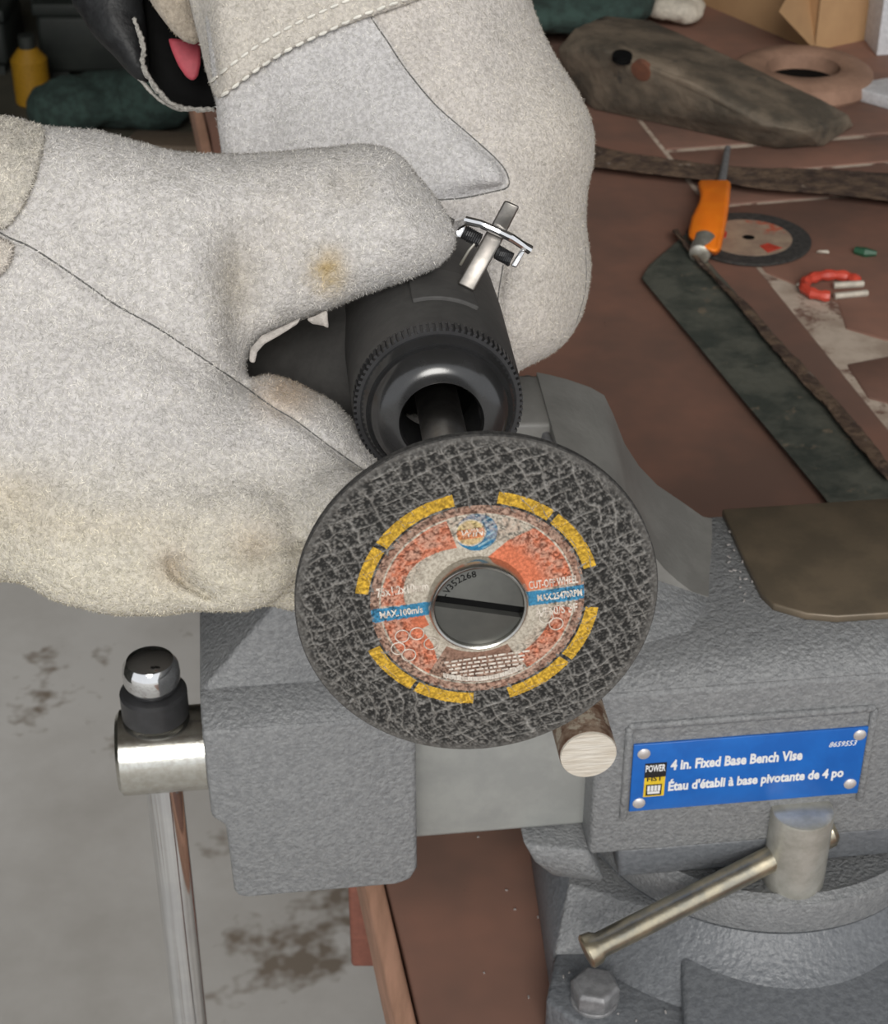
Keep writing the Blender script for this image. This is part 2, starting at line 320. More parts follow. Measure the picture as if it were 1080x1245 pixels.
# name plate in its raised frame
fr = merge([boxv(L(129.5, 3, 126), VA*.0016, VB*.0017, (0, 0, .0235)), boxv(L(177, 3, 149.7), VA*.048, VB*.0017, (0, 0, .0016)), boxv(L(224.8, 3, 126), VA*.0016, VB*.0017, (0, 0, .0235))])
pyd('plate_frame', *fr, M['cast'], vise, bevel=.0012)
npl = vbox('name_plate', 131.5, 223.3, 2.0, 3.2, 107, 140.8, M['plate'], bevel=.0003)
yf = 1.86
def flat_text(name, s, x0, x1, z0, h, m, parent, **k):
    a, fs = text_fit(s, x0, x1, z0, h, **k); return pyd(name, [L(p[0], yf, p[1]) for p in a], fs, m, parent)
flat_text('lettering', '4 in. Fixed Base Bench Vise', 146.5, 198.5, 127.2, 4.9, M['white'], npl, off=.04)
flat_text('lettering', 'Étau d\'établi à base pivotante de 4 po', 146.3, 216.2, 116.6, 4.6, M['white'], npl, off=.04)
flat_text('lettering', '8659553', 208.5, 219.5, 132.3, 2.6, M['white'], npl, off=.012, shear=.3)
lg = vbox('logo_patch', 136.6, 144.8, 1.9, 2.02, 114.2, 131, M['yellow'], bevel=0, parent=npl); lg['label'] = 'yellow and black logo patch'
yf = 1.88
pyd('logo_band', *[(lambda v, f: (v, f))(*boxv(L(140.7, yf, 127.6), VA*.00425, VB*.00002, (0, 0, .0036)))][0], M['black'], npl)
yf = 1.84
flat_text('lettering', 'POWER', 136.8, 144.6, 127.0, 3.4, M['white'], npl, off=.03)
flat_text('lettering', 'FIST', 137.6, 143.8, 122.2, 2.3, M['black'], npl, off=.03)
fist = merge([boxv(L(138.6+1.35*i, yf, 118.4), VA*.00052, VB*.00002, (0, 0, .0014)) for i in range(4)]+[boxv(L(140.6, yf, 116.2), VA*.0024, VB*.00002, (0, 0, .0006))])
pyd('fist_emblem', *fist, M['white'], npl)
fo = merge([boxv(L(140.6, 1.87, 117.6), VA*.0031, VB*.00002, (0, 0, .0028))]); pyd('fist_ground', *fo, M['black'], npl)
for x, z in ((135.6, 136.2), (135.2, 111.2), (220.2, 137.2), (219.5, 112.4)):
    lathe('rivet', L(x, 2.3, z), -VB, [(0, 0), (0, .0026), (.0006, .0025), (.0012, .0016), (.0014, 0)], M['rivet'], npl, n=20)
# turntable, skirt, base
vhull('body_skirt', [(129, 4, 84.5), (330, 4, 84.5), (129, 92, 84.5), (330, 92, 84.5), (131, 8, 66), (275, 8, 66), (133, 90, 66), (275, 90, 66)], M['cast_shaded'])
lathe('turntable', L(205, 66, 46), (0, 0, 1), [(0, 0), (0, .0765), (.0015, .0785), (.0155, .081), (.0185, .080), (.0205, .076), (.0190, .073), (.0190, 0)], M['cast'], vise, n=96)
vhull('guide_lip', [(92, 10, 86.5), (92, 90, 86.5), (96, 8, 78), (117, 3, 86.5), (118, 3, 74), (125, 6, 66), (104, 12, 66), (104, 90, 66), (118, 90, 60), (117, 90, 86.5)], M['cast'], bevel=.002)
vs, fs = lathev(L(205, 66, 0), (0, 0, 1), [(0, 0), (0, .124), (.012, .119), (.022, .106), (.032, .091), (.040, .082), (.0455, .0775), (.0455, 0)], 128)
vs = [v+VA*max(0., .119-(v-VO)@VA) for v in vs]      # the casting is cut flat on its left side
pyd('base_cone', vs, fs, M['cast_shaded'], vise, smooth=True)
vhull('base_column', [(114.5, 27, 45), (114.5, 112, 45), (290, 27, 45), (290, 112, 45), (106.5, 10.5, 23), (105, 10, 0), (111, 118, 0), (290, 10, 0), (290, 118, 0)], M['cast_shaded'], bevel=.002)
vhull('base_slope', [(114.6, 27, 45.3), (147, 10, 45.3), (106.6, 10, 23), (152, 5, 23), (120, 60, 44), (160, 60, 45), (106.5, 9, 0), (152, 4, 0), (160, 60, 0), (120, 60, 0)], M['cast'], bevel=.0012)
pad = [(106.7, 11), (98.7, -14.2), (110, -28), (128, -40), (160, -58), (176, -40), (176, 20), (150, 8)]
prism('base_lug', [L(x, y, 23) for x, y in pad], [L(x, y, 0) for x, y in pad], M['cast_shaded'], vise, bevel=.002)
vhull('base_rib', [(157, -6, 33), (152, -36, 29), (147, -60, 24), (150, -66, 0), (158, 10, 38), (250, -6, 33), (255, -36, 29), (259, -60, 24), (256, -66, 0), (248, 10, 38), (157, 10, 0), (250, 10, 0)], M['cast_shaded'], bevel=.0035, seg=4)
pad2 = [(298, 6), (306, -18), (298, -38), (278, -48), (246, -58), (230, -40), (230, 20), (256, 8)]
prism('base_lug', [L(x, y, 23) for x, y in pad2], [L(x, y, 0) for x, y in pad2], M['cast_shaded'], vise, bevel=.002)
def hexbolt(p, name='hex_bolt'):
    h1 = lathev(p, (0, 0, 1), [(0, 0), (0, .0098), (.0022, .0098), (.0022, 0)], 28)
    d, u, v = frame((0, 0, 1))
    h2 = lathev(p+np.array([0, 0, .0022]), (0, 0, 1), [(0, 0), (0, .0102), (.0068, .0102), (.0084, .0088), (.0086, .0074), (.0086, 0)], 6, .3)
    return pyd(name, *merge([h1, h2]), M['boltgrey'], vise, bevel=.0005)
bx = onz(724, 1200, .031); hexbolt(np.array([bx[0], bx[1], .0229])); hexbolt(L(288, -16, 22.9))
# turntable lock bolt with its sliding handle
M['zincdull'] = mat('dull zinc', (.52, .51, .46), (.42, .41, .36), 130, rough=.33, metal=.55, bump=.1, bscale=500)
lb = lathe('lock_bolt', L(201, 0, 63), (0, 0, 1), [(0, 0), (0, .0112), (.0025, .0122), (.008, .0124), (.0385, .0124), (.0398, .0121), (.0402, .0114), (.0404, 0)], M['zincdull'], vise, n=56)
h0 = on_plane(712, 1158, L(100, -22, 40), VB); h1 = on_plane(962, 1032, L(200, 0, 85), VB); hd = h1-h0; hl = np.linalg.norm(hd); hd /= hl
lathe('lock_handle', h0, hd, [(0, 0), (.0, .0062), (.0008, .0070), (.0045, .0066), (.0065, .0052), (hl+.012, .0052), (hl+.0125, .0068), (hl+.017, .0070), (hl+.019, .0055), (hl+.0195, 0)], M['zincy'], lb, n=36)
# small metal chips scattered on the casting
# workpiece
stock = thing('steel_rod', 'short rusty round steel bar with a bright sawn end clamped in the vise', 'metal bar', L(97.3, -72, 203))
lathe('bar', L(97.3, -72, 203), VB, [(0, 0), (0, .0088), (.0006, .0094), (.135, .0094), (.135, 0)], M['rust'], stock, n=48)
lathe('sawn_end', L(97.3, -72.3, 203), VB, [(0, 0), (0, .0091), (.0004, .0093), (.0009, .0093), (.0009, 0)], M['cutend'], stock, n=48)

# ------------------------------------------------------------------ cut-off tool and wheel
WN = np.array([.0869459, -.99239322, .0871556]); WX = np.array([.99025609, .0956477, .10121462]); WX -= WN*(WX@WN); WX /= np.linalg.norm(WX); WY = np.cross(WN, WX)
WC = at(580, 721, .367) - WY*.0017; AX = -WN
tool = thing('cutoff_tool', 'black air cut-off tool held in both gloves with an abrasive cutting wheel mounted', 'power tool', WC+AX*.14)
def wp(x, y, h=0.): return WC + (WX*x + WY*y + WN*h)*.001
ca, sa = math.cos(math.radians(-22)), math.sin(math.radians(-22))
lat = nrs.rand(64, 64)
def vn(x, y):  # value noise
    xi = np.floor(x).astype(int); yi = np.floor(y).astype(int); fx = x-xi; fy = y-yi; fx = fx*fx*(3-2*fx); fy = fy*fy*(3-2*fy)
    g = lambda i, j: lat[i % 64, j % 64]
    return (g(xi, yi)*(1-fx)+g(xi+1, yi)*fx)*(1-fy)+(g(xi, yi+1)*(1-fx)+g(xi+1, yi+1)*fx)*fy
def relief(x, y):   # glass-fibre mesh cords over grit, millimetres
    x = np.asarray(x, float); y = np.asarray(y, float)
    wx = x+3.2*(vn(x*.10+9, y*.10)-.5)+1.1*(vn(x*.45+3, y*.45)-.5); wy = y+3.2*(vn(x*.10, y*.10+20)-.5)+1.1*(vn(x*.45, y*.45+31)-.5)
    ang2 = math.radians(17); c2, s2 = math.cos(ang2), math.sin(ang2); c3, s3 = math.cos(math.radians(-24)), math.sin(math.radians(-24))
    a = (-s2*wx+c2*wy); b = (c3*wx-s3*wy) if False else (wx*math.cos(math.radians(24))+wy*math.sin(math.radians(24)))
    pa = 3.4; pb = 2.9
    da = np.abs((a/pa) % 1-.5)*pa; db = np.abs((b/pb) % 1-.5)*pb
    fa = .25+1.0*vn(x*.5+40, y*.5); fb = .25+1.0*vn(x*.5, y*.5+44); cord = np.clip(np.maximum(fa*np.exp(-(da/.18)**2), fb*np.exp(-(db/.18)**2)), 0, 1)
    grit = vn(x*1.7, y*1.7)*.45+vn(x*3.3+5, y*3.3)*.55
    return cord, grit
def sheet(name, X, Y, Hh, F_, Cc, m, parent):
    me = bpy.data.meshes.new(name); P = WC[None]+(X[:, None]*WX+Y[:, None]*WY+Hh[:, None]*WN)*.001
    me.from_pydata(P.tolist(), [], F_); ca_ = me.color_attributes.new('tint', 'FLOAT_COLOR', 'POINT')
    c4 = np.ones((len(X), 4)); c4[:, :3] = Cc; ca_.data.foreach_set('color', c4.ravel()); me.update()
    bm = bmesh.new(); bm.from_mesh(me); bmesh.ops.recalc_face_normals(bm, faces=bm.faces); bm.to_mesh(me); bm.free()
    return link(name, me, m, parent, smooth=True, ang=180)
M['print'] = mat('printed wheel face', (1, 1, 1), (.62, .60, .58), 1500, rough=.7, attr=True, bump=.25, bscale=2200, bdist=.0004, spec=.3)
def polar(r0, r1, nr, a0, a1, na):
    R_ = np.linspace(r0, r1, nr); A_ = np.linspace(a0, a1, na); RR, AA = np.meshgrid(R_, A_, indexing='ij')
    F_ = [(i*na+j, i*na+j+1, (i+1)*na+j+1, (i+1)*na+j) for i in range(nr-1) for j in range(na-1)]
    return (RR*np.cos(AA)).ravel(), (RR*np.sin(AA)).ravel(), F_
RW = 38.0
whv = lathev(WC-WN*.0022, WN, [(0, 0), (0, (RW-.4)/1000), (.0003, RW/1000), (.0019, RW/1000), (.0021, (RW-.5)/1000), (.0021, 0)], 128)
wheel = pyd('cutting_wheel', *whv, M['hole'], tool, smooth=True); wheel.data.materials.clear(); wheel.data.materials.append(mat('abrasive edge', (.06, .057, .053), (.025, .024, .023), 900, rough=.9, bump=.6, bscale=1200))
wheel['label'] = 'black abrasive cut-off wheel with a printed label'
x, y, F_ = polar(21.8, RW-.25, 100, 0, 2*math.pi, 800)
c, g = relief(x, y); rr = np.hypot(x, y)
fade = np.clip((RW-.3-rr)/1.2, 0, 1); hh = .02+(c*.30+g*.30)*fade
lum = np.clip((g-.40)*3.0, 0, 1); colr = .016+.165*lum**1.4; colr = colr*(1-c)+c*(.13+.22*g)
edge = np.clip((rr-(RW-2.2))/1.5, 0, 1); colr = colr*(1-edge)+edge*(.05+.12*g)
wf = sheet('abrasive_face', x, y, hh, F_, colr[:, None]*np.array([1, .955, .89]), M['print'], wheel); wf['label'] = 'gritty grey face with glass fibre mesh cords'
# yellow arcs
for a0, a1 in ((74.5, 46.5), (44, 10), (-13, -44), (-46, -80), (-98, -128.5), (-130.5, -160.5), (167, 141), (138.5, 96)):
    x, y, F_ = polar(22.9, 25.6, 14, math.radians(a0), math.radians(a1), 90); c, g = relief(x, y)
    q = np.clip((g-.3)*2.2, 0, 1)*.55+.45; q = np.where(c > .5, .9, q)
    sheet('yellow_arc', x, y, .10+c*.26+g*.22, F_, q[:, None]*np.array([.78, .47, .045]), M['print'], wheel)
# label
x, y, F_ = polar(8.5, 22.4, 110, 0, 2*math.pi, 560); c, g = relief(x, y); rr = np.hypot(x, y); an_ = np.degrees(np.arctan2(y, x))
def inpoly(P, x, y):
    r = np.zeros(len(x), bool); P = np.array(P); n = len(P)
    for i in range(n):
        (x0, y0), (x1, y1) = P[i], P[(i+1) % n]
        cnd = ((y0 > y) != (y1 > y)) & (x < (x1-x0)*(y-y0)/(y1-y0+1e-12)+x0); r ^= cnd
    return r
beige, coral, mauve, brown, blue = [np.array(v) for v in ((.52, .47, .39), (.70, .20, .10), (.34, .185, .13), (.27, .155, .11), (.05, .25, .44))]
Cc = np.tile(beige, (len(x), 1))
def putc(mask, col): Cc[mask] = col
putc((an_ > 103) & (an_ < 175) & (rr > 14.6+1.5*np.sin(np.radians(an_*3))), coral*.85+mauve*.15)
putc(inpoly([(2.5, 9.5), (7.5, 13.2), (13, 15.2), (19.5, 13.4), (22.5, 5), (22.5, 1), (8, .5)], x, y), coral)
putc((an_ < -158) & (rr > 11.5) | (an_ > 176) & (rr > 11.5), coral*.9)
putc(inpoly([(-12.5, -5), (-10.5, -9), (-9.2, -19.5), (-14, -18), (-21, -7), (-22, -3)], x, y), coral)
putc((an_ < -14) & (an_ > -64) & (rr > 16.2), coral*.92+brown*.08)
putc((an_ < -66) & (an_ > -127) & (rr > 12.6), brown)
putc((rr > 20.6), mauve)
putc((np.abs(rr-20.35) < .22), beige*1.1)
putc((np.abs(y+.25) < 1.6) & (x < 0) & (rr < 22.4), blue); putc((np.abs(y+1.4) < 1.7) & (x > 0) & (rr < 22.4), blue)
# crescent and ball emblem
ex, ey = x-1.4, y-16.1; er = np.hypot(ex, ey); e2 = np.hypot(ex+1.25, ey-.1)
putc((er < 4.3) & (e2 > 3.15), np.array([.03, .19, .36])); st = np.sin((ey-.5*ex)*5.2) > .35
putc((er < 4.1) & (e2 > 3.3) & st & (ex > 0), np.array([.30, .50, .60]))
putc(e2 < 3.15, beige*1.15); putc(e2 < 2.85, np.where((ey[e2 < 2.85] > 1.0)[:, None], np.array([.70, .55, .25]), np.where((ey[e2 < 2.85] < -1.3)[:, None], np.array([.66, .48, .24]), np.array([.72, .26, .10]))))
mott = (np.clip((vn(x*.9+3, y*.9)*.5+g*.6-.38)*2.2, 0, .75)*np.clip((rr-13.5)/3, 0, 1))[:, None]; Cc = Cc*(1-mott)+mott*np.array([.43, .31, .24]) if False else np.where((np.abs(Cc[:, 2]-.44) < .02)[:, None], Cc, Cc*(1-mott*.8)+mott*.8*np.array([.50, .36, .28]))
spk = np.clip((.56-g)*3.4, 0, 1)*np.clip((rr-12.5)/4, 0, 1)
q = (1-.72*spk)*np.where((c > .5) & (rr > 14), 1.12, 1.0)
lab = sheet('paper_label', x, y, .10+(c*.24+g*.20)*np.clip((rr-11)/4, .15, 1), F_, np.clip(Cc*q[:, None], 0, 1), M['print'], wheel); lab['label'] = 'round printed paper label in beige, coral and blue'
def wtext(s, x0, x1, y0, h, m=None, rot=0., **k):
    a, fs = text_fit(s, x0, x1, y0, h, **k); c, g = relief(a[:, 0], a[:, 1])
    hz = .16+(c*.24+g*.20)*np.clip((np.hypot(a[:, 0], a[:, 1])-11)/4, .15, 1)
    return pyd('lettering', [wp(p[0], p[1], z) for p, z in zip(a, hz)], fs, m or M['wprint'], wheel)
M['wprint'] = mat('pale label print', (.72, .66, .58), (.45, .38, .32), 900, rough=.7)
wtext('CUT-OFF WHEEL', 10.9, 21.2, 1.0, 1.9, off=.02)
wtext('MAX.25470RPM', 12.4, 21.8, -2.2, 1.6, off=.03)
wtext('A/F60/S BF', 11.6, 20.6, -5.9, 2.1, off=.02)
wtext('75x1.2x10mm', -20.6, -9.8, 4.2, 2.1, off=.02)
wtext('MAX.100m/s', -20.6, -11.6, -1.0, 1.6, off=.03)
M['logo_red'] = mat('dark red print', (.45, .10, .04), rough=.7)
wtext('WIN', -1.8, 2.9, 15.3, 1.8, m=M['wprint'], off=.02, shear=.2)
# small print: rows of strokes, pictogram rings
sm = []
for row, yy in enumerate(np.arange(-13.9, -18.2, -.95)):
    xx = -8.6+.4*row
    while xx < 8.4-.5*row:
        ln = rnd.uniform(.5, 1.7); yq = yy-.0*xx; r0 = math.hypot(xx+ln/2, yq)
        if 12.8 < r0 < 20: sm.append(boxv(wp(xx+ln/2, yq, .52), WX*ln/2000, WY*.00022, WN*.00002))
        xx += ln+rnd.uniform(.25, .5)
for k in range(46):
    a = math.radians(-118+k*1.15); sm.append(boxv(wp(19.2*math.cos(a), 19.2*math.sin(a), .55), WX*.00013*(1+k % 3), WY*.00055, WN*.00002))
pyd('small_print', *merge(sm), M['wprint'], wheel)
for px, py in ((507, 769), (524, 781), (489, 772), (484, 787), (497, 795), (676, 757), (664, 749)):
    v = on_plane(px, py, WC, WN)-WC; x0, y0 = v@WX*1000, v@WY*1000
    tube('pictogram_ring', [wp(x0+1.45*math.cos(t), y0+1.45*math.sin(t), .50) for t in np.linspace(0, 2*math.pi, 25)[:-1]], .00013, M['wprint'], wheel, n=4, closed=True)
# arbor screw in the wheel's bore
M['ring'] = mat('polished flange', (.50, .49, .46), rough=.22, metal=1.)
M['screw'] = mat('oiled grey screw', (.115, .115, .105), (.095, .095, .088), 120, rough=.4, metal=.5, bump=.05)
lathe('flange_ring', WC, WN, [(.0, .0082), (.0, .0105), (.0012, .0106), (.0032, .0102), (.0036, .0098), (.0034, .0094), (.0012, .0090)], M['ring'], wheel, n=72)
sc_ = [(0, .0), (0, .0092), (.0024, .0092), (.0028, .0088), (.0028, 0)]
def screw_half(sg):
    ang = math.radians(-18); ux = WX*math.cos(ang)+WY*math.sin(ang); uy = -WX*math.sin(ang)+WY*math.cos(ang)
    pts = []
    for i in range(41):
        t = math.pi*i/40; pts.append((.0092*math.cos(t), max(.00130, .0092*math.sin(t))))
    o1 = [WC+ux*p+uy*sg*q_+WN*.0000 for p, q_ in pts]; o2 = [WC+ux*p+uy*sg*q_+WN*.0026 for p, q_ in pts]
    return loftv(o1, o2)
pyd('arbor_screw', *merge([screw_half(1), screw_half(-1)]), M['screw'], wheel, bevel=.0002)
lathe('slot_floor', WC, WN, [(0, 0), (0, .0093), (.0007, .0093), (.0007, 0)], M['hole'], wheel, n=48)
st_ = []
for i, (ch, a) in enumerate(zip('R-V352268', np.linspace(158, 92, 9))):
    vs, fs = text_mesh(ch, size=2.1, align='CENTER', off=.02); t = math.radians(a)
    st_.append(([wp(7.1*math.cos(t)+p[0]*math.sin(t)+p[1]*math.cos(t), 7.1*math.sin(t)-p[0]*math.cos(t)+p[1]*math.sin(t), 2.66) for p in vs], fs))
pyd('stamped_lettering', *merge(st_), M['hole'], wheel)
# spindle, nose and body
lathe('spindle', WC, AX, [(.0022, 0), (.0022, .014), (.004, .0145), (.0055, .012), (.006, .0056), (.11, .0056), (.11, 0)], M['satin'], tool, n=40)
LB = .0925; RB = .0216
nose = lathe('nose_cap', WC, AX, [(LB+.014, .0102), (LB-.004, .0102), (LB-.0052, .0108), (LB-.0050, .0130), (LB-.0036, .0156), (LB-.0012, .0172), (LB+.0015, .0180), (LB+.001, .0188), (LB+.003, .0198), (LB+.0045, .0203), (LB+.009, .0203)], M['gloss'], tool, n=96)
kn = []
ring_p = [(LB+.004, .0201), (LB+.004, RB-.0006), (LB+.0085, RB-.0002), (LB+.0085, .0201)]
kn.append(lathev(WC, AX, ring_p+[ring_p[0]], 96))
d_, u_, v_ = frame(AX)
for i in range(84):
    t = 2*math.pi*i/84; rdir = u_*math.cos(t)+v_*math.sin(t); tdir = -u_*math.sin(t)+v_*math.cos(t)
    kn.append(boxv(WC+AX*(LB+.0063)+rdir*(RB-.0004), AX*.0022, tdir*.00042, rdir*.0006))
pyd('knurled_ring', *merge(kn), M['blackmetal'], tool)
bodyp = [(LB+.0083, .0195), (LB+.0083, RB), (LB+.0100, RB+.0005), (LB+.030, RB+.0008), (LB+.055, RB+.0012), (LB+.075, RB+.001), (LB+.10, RB), (LB+.17, RB-.001), (LB+.178, RB-.006), (LB+.178, 0)]
body = lathe('tool_body', WC, AX, bodyp, M['rubber'], tool, n=96)
# raised rectangle on the sleeve
def on_body(ang, l, dr): return WC+AX*(LB+l)+(math.cos(ang)*WX+math.sin(ang)*np.cross(WN, WX))*(RB+.0006+dr)
def curved_pad(a0, a1, l0, l1, dr):
    n = 14; vs = []; fs = []
    for k, (l, r) in enumerate(((l0, -.0008), (l0, dr), (l1, dr), (l1, -.0008))):
        vs += [on_body(a0+(a1-a0)*i/n, l, r) for i in range(n+1)]
    for k in range(3):
        for i in range(n): fs.append((k*(n+1)+i, k*(n+1)+i+1, (k+1)*(n+1)+i+1, (k+1)*(n+1)+i))
    fs += [(0, n+1, 2*(n+1), 3*(n+1)), (n, 3*(n+1)+n, 2*(n+1)+n, (n+1)+n)]
    return vs, fs
pyd('raised_pad', *curved_pad(math.radians(97), math.radians(52), .022, .043, .0012), M['rubber'], tool, bevel=.0004)
gl = at(330, 440, .52)
tube('side_grip', [at(480, 455, .50), at(415, 465, .51), at(360, 470, .517), at(300, 485, .525), at(240, 510, .53)], [.022, .0225, .021, .019, .014], M['rubber'], tool, n=32)
# chrome throttle latch
DL = .468
def slab(pts, d, th, dz=None):   # bar with its own distance and thickness
    o1 = [at(px, py, d+(dz[i] if dz else 0)) for i, (px, py) in enumerate(pts)]; o2 = [at(px, py, d+th+(dz[i] if dz else 0)) for i, (px, py) in enumerate(pts)]
    return loftv(o1, o2)
lev = pyd('throttle_latch', *merge([slab([(556, 345), (576, 355), (613, 289), (593, 279)], DL, .004), slab([(594, 280), (613, 288), (632, 251), (614, 243)], DL-.001, .004, [0, 0, -.004, -.004])]), M['latch'], tool, bevel=.0006)
lev['label'] = 'chrome throttle latch with two coil springs'
tube('cross_pin', [at(553, 283, DL+.003), at(558, 272, DL+.001), at(568, 268, DL-.001), at(585, 272, DL-.0015), at(603, 280, DL-.002), at(622, 289, DL-.001), at(634, 297, DL+.002), at(645, 304, DL+.003)], [.0013, .0015, .0013, .0012, .0012, .0012, .0011, .0013], M['chrome'], lev, n=10)
pyd('side_bracket', *merge([slab([(550, 275), (556, 268), (570, 270), (560, 290), (553, 288)], DL+.001, .003), slab([(633, 303), (639, 305), (628, 326), (621, 323)], DL+.002, .002)]), M['chrome'], lev, bevel=.0004)
for (xa, ya), (xb, yb) in (((563, 281), (584, 293)), ((604, 306), (622, 316))):
    A0, A1 = at(xa, ya, DL+.005), at(xb, yb, DL+.005); dd = A1-A0; d, u, v = frame(dd); n = 90
    tube('spring', [A0+dd*i/n+.0017*(math.cos(i*.62)*u+math.sin(i*.62)*v) for i in range(n)], .00034, M['blackmetal'], lev, n=5)
    tube('spring_core', [A0, A1], .0013, M['blackmetal'], lev, n=12)
tube('spring_tail', [at(580, 293, DL+.004), at(570, 305, DL+.005), at(560, 322, DL+.008)], .0004, M['zinc'], lev, n=6)

# ------------------------------------------------------------------ gloves: implicit surfaces meshed once
def sd_poly(P, X, Y):
    P = np.array(P, float); d = np.full(X.shape, 1e9); sgn = np.ones(X.shape); n = len(P)
    for i in range(n):
        a, b = P[i], P[i-1]; e = b-a; wx, wy = X-a[0], Y-a[1]; t = np.clip((wx*e[0]+wy*e[1])/(e@e+1e-9), 0, 1)
        d = np.minimum(d, (wx-e[0]*t)**2+(wy-e[1]*t)**2)
        c1 = Y >= a[1]; c2 = Y < b[1]; c3 = e[0]*wy > e[1]*wx
        sgn = np.where((c1 & c2 & c3) | (~c1 & ~c2 & ~c3), -sgn, sgn)
    return sgn*np.sqrt(d)      # negative inside
def sd_line(P, X, Y):
    P = np.array(P, float); d = np.full(X.shape, 1e9)
    for a, b in zip(P, P[1:]):
        e = b-a; t = np.clip(((X-a[0])*e[0]+(Y-a[1])*e[1])/(e@e), 0, 1); d = np.minimum(d, (X-a[0]-e[0]*t)**2+(Y-a[1]-e[1]*t)**2)
    return np.sqrt(d)
def smooth_poly(P, it=2):
    P = np.array(P, float)
    for _ in range(it):
        Q = np.roll(P, -1, 0); P = np.stack([.75*P+.25*Q, .25*P+.75*Q], 1).reshape(-1, 2)
    return P
def blur(A, n=2):
    for _ in range(n):
        for ax_ in (0, 1):
            B_ = np.pad(A, [(1, 1) if k == ax_ else (0, 0) for k in range(2)], mode='edge')
            A = (np.take(B_, range(0, A.shape[ax_]), ax_)+2*A+np.take(B_, range(2, A.shape[ax_]+2), ax_))/4
    return A
class Field:
    def __init__(s, x0, x1, y0, y1, z0, z1, h, d0):
        s.x = np.arange(x0, x1+h, h, float); s.y = np.arange(y0, y1+h, h, float); s.z = np.arange(z0, z1+h, h, float); s.h = h; s.d0 = d0
        s.X, s.Y = np.meshgrid(s.x, s.y, indexing='ij'); s.V = np.full((len(s.x), len(s.y), len(s.z)), 1e3, np.float32)
    def add(s, F_, k=12.):
        if k <= 0: s.V = np.minimum(s.V, F_); return
        h = np.clip(.5+.5*(s.V-F_)/k, 0, 1); s.V = (s.V*(1-h)+F_*h-k*h*(1-h)).astype(np.float32)
    def pillow(s, P, T, zm, k=12., sm=2, tz=1., bl=3):
        sdv = blur(-sd_poly(smooth_poly(P, sm), s.X, s.Y), bl)
        q = np.maximum(T-sdv, 0); zz = (s.z[None, None]-np.asarray(zm)[..., None]*np.ones_like(s.X)[..., None])/tz
        s.add((np.sqrt(q[..., None]**2+zz**2)-T).astype(np.float32), k)
    def ell(s, c, r, k=12.):
        q = np.sqrt(((s.X-c[0])/r[0])[..., None]**2+((s.Y-c[1])/r[1])[..., None]**2+((s.z-c[2])/r[2])**2); s.add(((q-1)*min(r)).astype(np.float32), k)
    def caps(s, pts, rad, k=10.):
        for a, b in zip(pts, pts[1:]):
            a = np.array(a, float); e = np.array(b, float)-a
            t = np.clip(((s.X-a[0])[..., None]*e[0]+(s.Y-a[1])[..., None]*e[1]+(s.z-a[2])*e[2])/(e@e), 0, 1)
            s.add((np.sqrt(((s.X-a[0])[..., None]-e[0]*t)**2+((s.Y-a[1])[..., None]-e[1]*t)**2+(s.z-a[2]-e[2]*t)**2)-rad).astype(np.float32), k)
    def mesh(s, it=2):
        V = s.V; I = V < 0; nx, ny, nz = V.shape
        cells = np.zeros((nx-1, ny-1, nz-1), np.int8)
        for i in (0, 1):
            for j in (0, 1):
                for k in (0, 1): cells += I[i:nx-1+i, j:ny-1+j, k:nz-1+k]
        act = np.argwhere((cells > 0) & (cells < 8)); idx = -np.ones(cells.shape, np.int64); idx[tuple(act.T)] = np.arange(len(act))
        acc = np.zeros((len(act), 3)); cnt = np.zeros(len(act))
        cor = [(i, j, k) for i in (0, 1) for j in (0, 1) for k in (0, 1)]
        for a in cor:
            for b in cor:
                if sum(abs(p-q) for p, q in zip(a, b)) == 1 and a < b:
                    va = V[act[:, 0]+a[0], act[:, 1]+a[1], act[:, 2]+a[2]].astype(float); vb = V[act[:, 0]+b[0], act[:, 1]+b[1], act[:, 2]+b[2]].astype(float)
                    mk = (va < 0) != (vb < 0); t = np.where(mk, va/(va-vb+1e-12), 0)
                    for c in range(3): acc[:, c] += np.where(mk, a[c]+t*(b[c]-a[c]), 0)
                    cnt += mk
        P = act+acc/cnt[:, None]; Fs = []
        for ax_ in range(3):
            o = [q for q in range(3) if q != ax_]
            A = np.take(I, range(0, V.shape[ax_]-1), ax_); B_ = np.take(I, range(1, V.shape[ax_]), ax_); e = np.argwhere(A != B_)
            e = e[(e[:, o[0]] > 0) & (e[:, o[1]] > 0) & (e[:, o[0]] < V.shape[o[0]]-1) & (e[:, o[1]] < V.shape[o[1]]-1)]
            qs = []
            for da, db in ((0, 0), (-1, 0), (-1, -1), (0, -1)):
                c = e.copy(); c[:, o[0]] += da; c[:, o[1]] += db; qs.append(idx[tuple(c.T)])
            qs = np.stack(qs, 1); fl = A[tuple(e.T)] ^ (ax_ == 1); qs[fl] = qs[fl][:, ::-1]; Fs.append(qs)
        Fq = np.concatenate(Fs)[:, ::-1]; Fq = Fq[(Fq >= 0).all(1)]
        ea = np.concatenate([Fq[:, [0, 1]], Fq[:, [1, 2]], Fq[:, [2, 3]], Fq[:, [3, 0]]])
        for _ in range(it):
            sm_ = np.zeros_like(P); cn = np.zeros(len(P))
            np.add.at(sm_, ea[:, 0], P[ea[:, 1]]); np.add.at(cn, ea[:, 0], 1); np.add.at(sm_, ea[:, 1], P[ea[:, 0]]); np.add.at(cn, ea[:, 1], 1)
            P = P*.4+.6*sm_/np.maximum(cn, 1)[:, None]
        return P*s.h+np.array([s.x[0], s.y[0], s.z[0]]), Fq
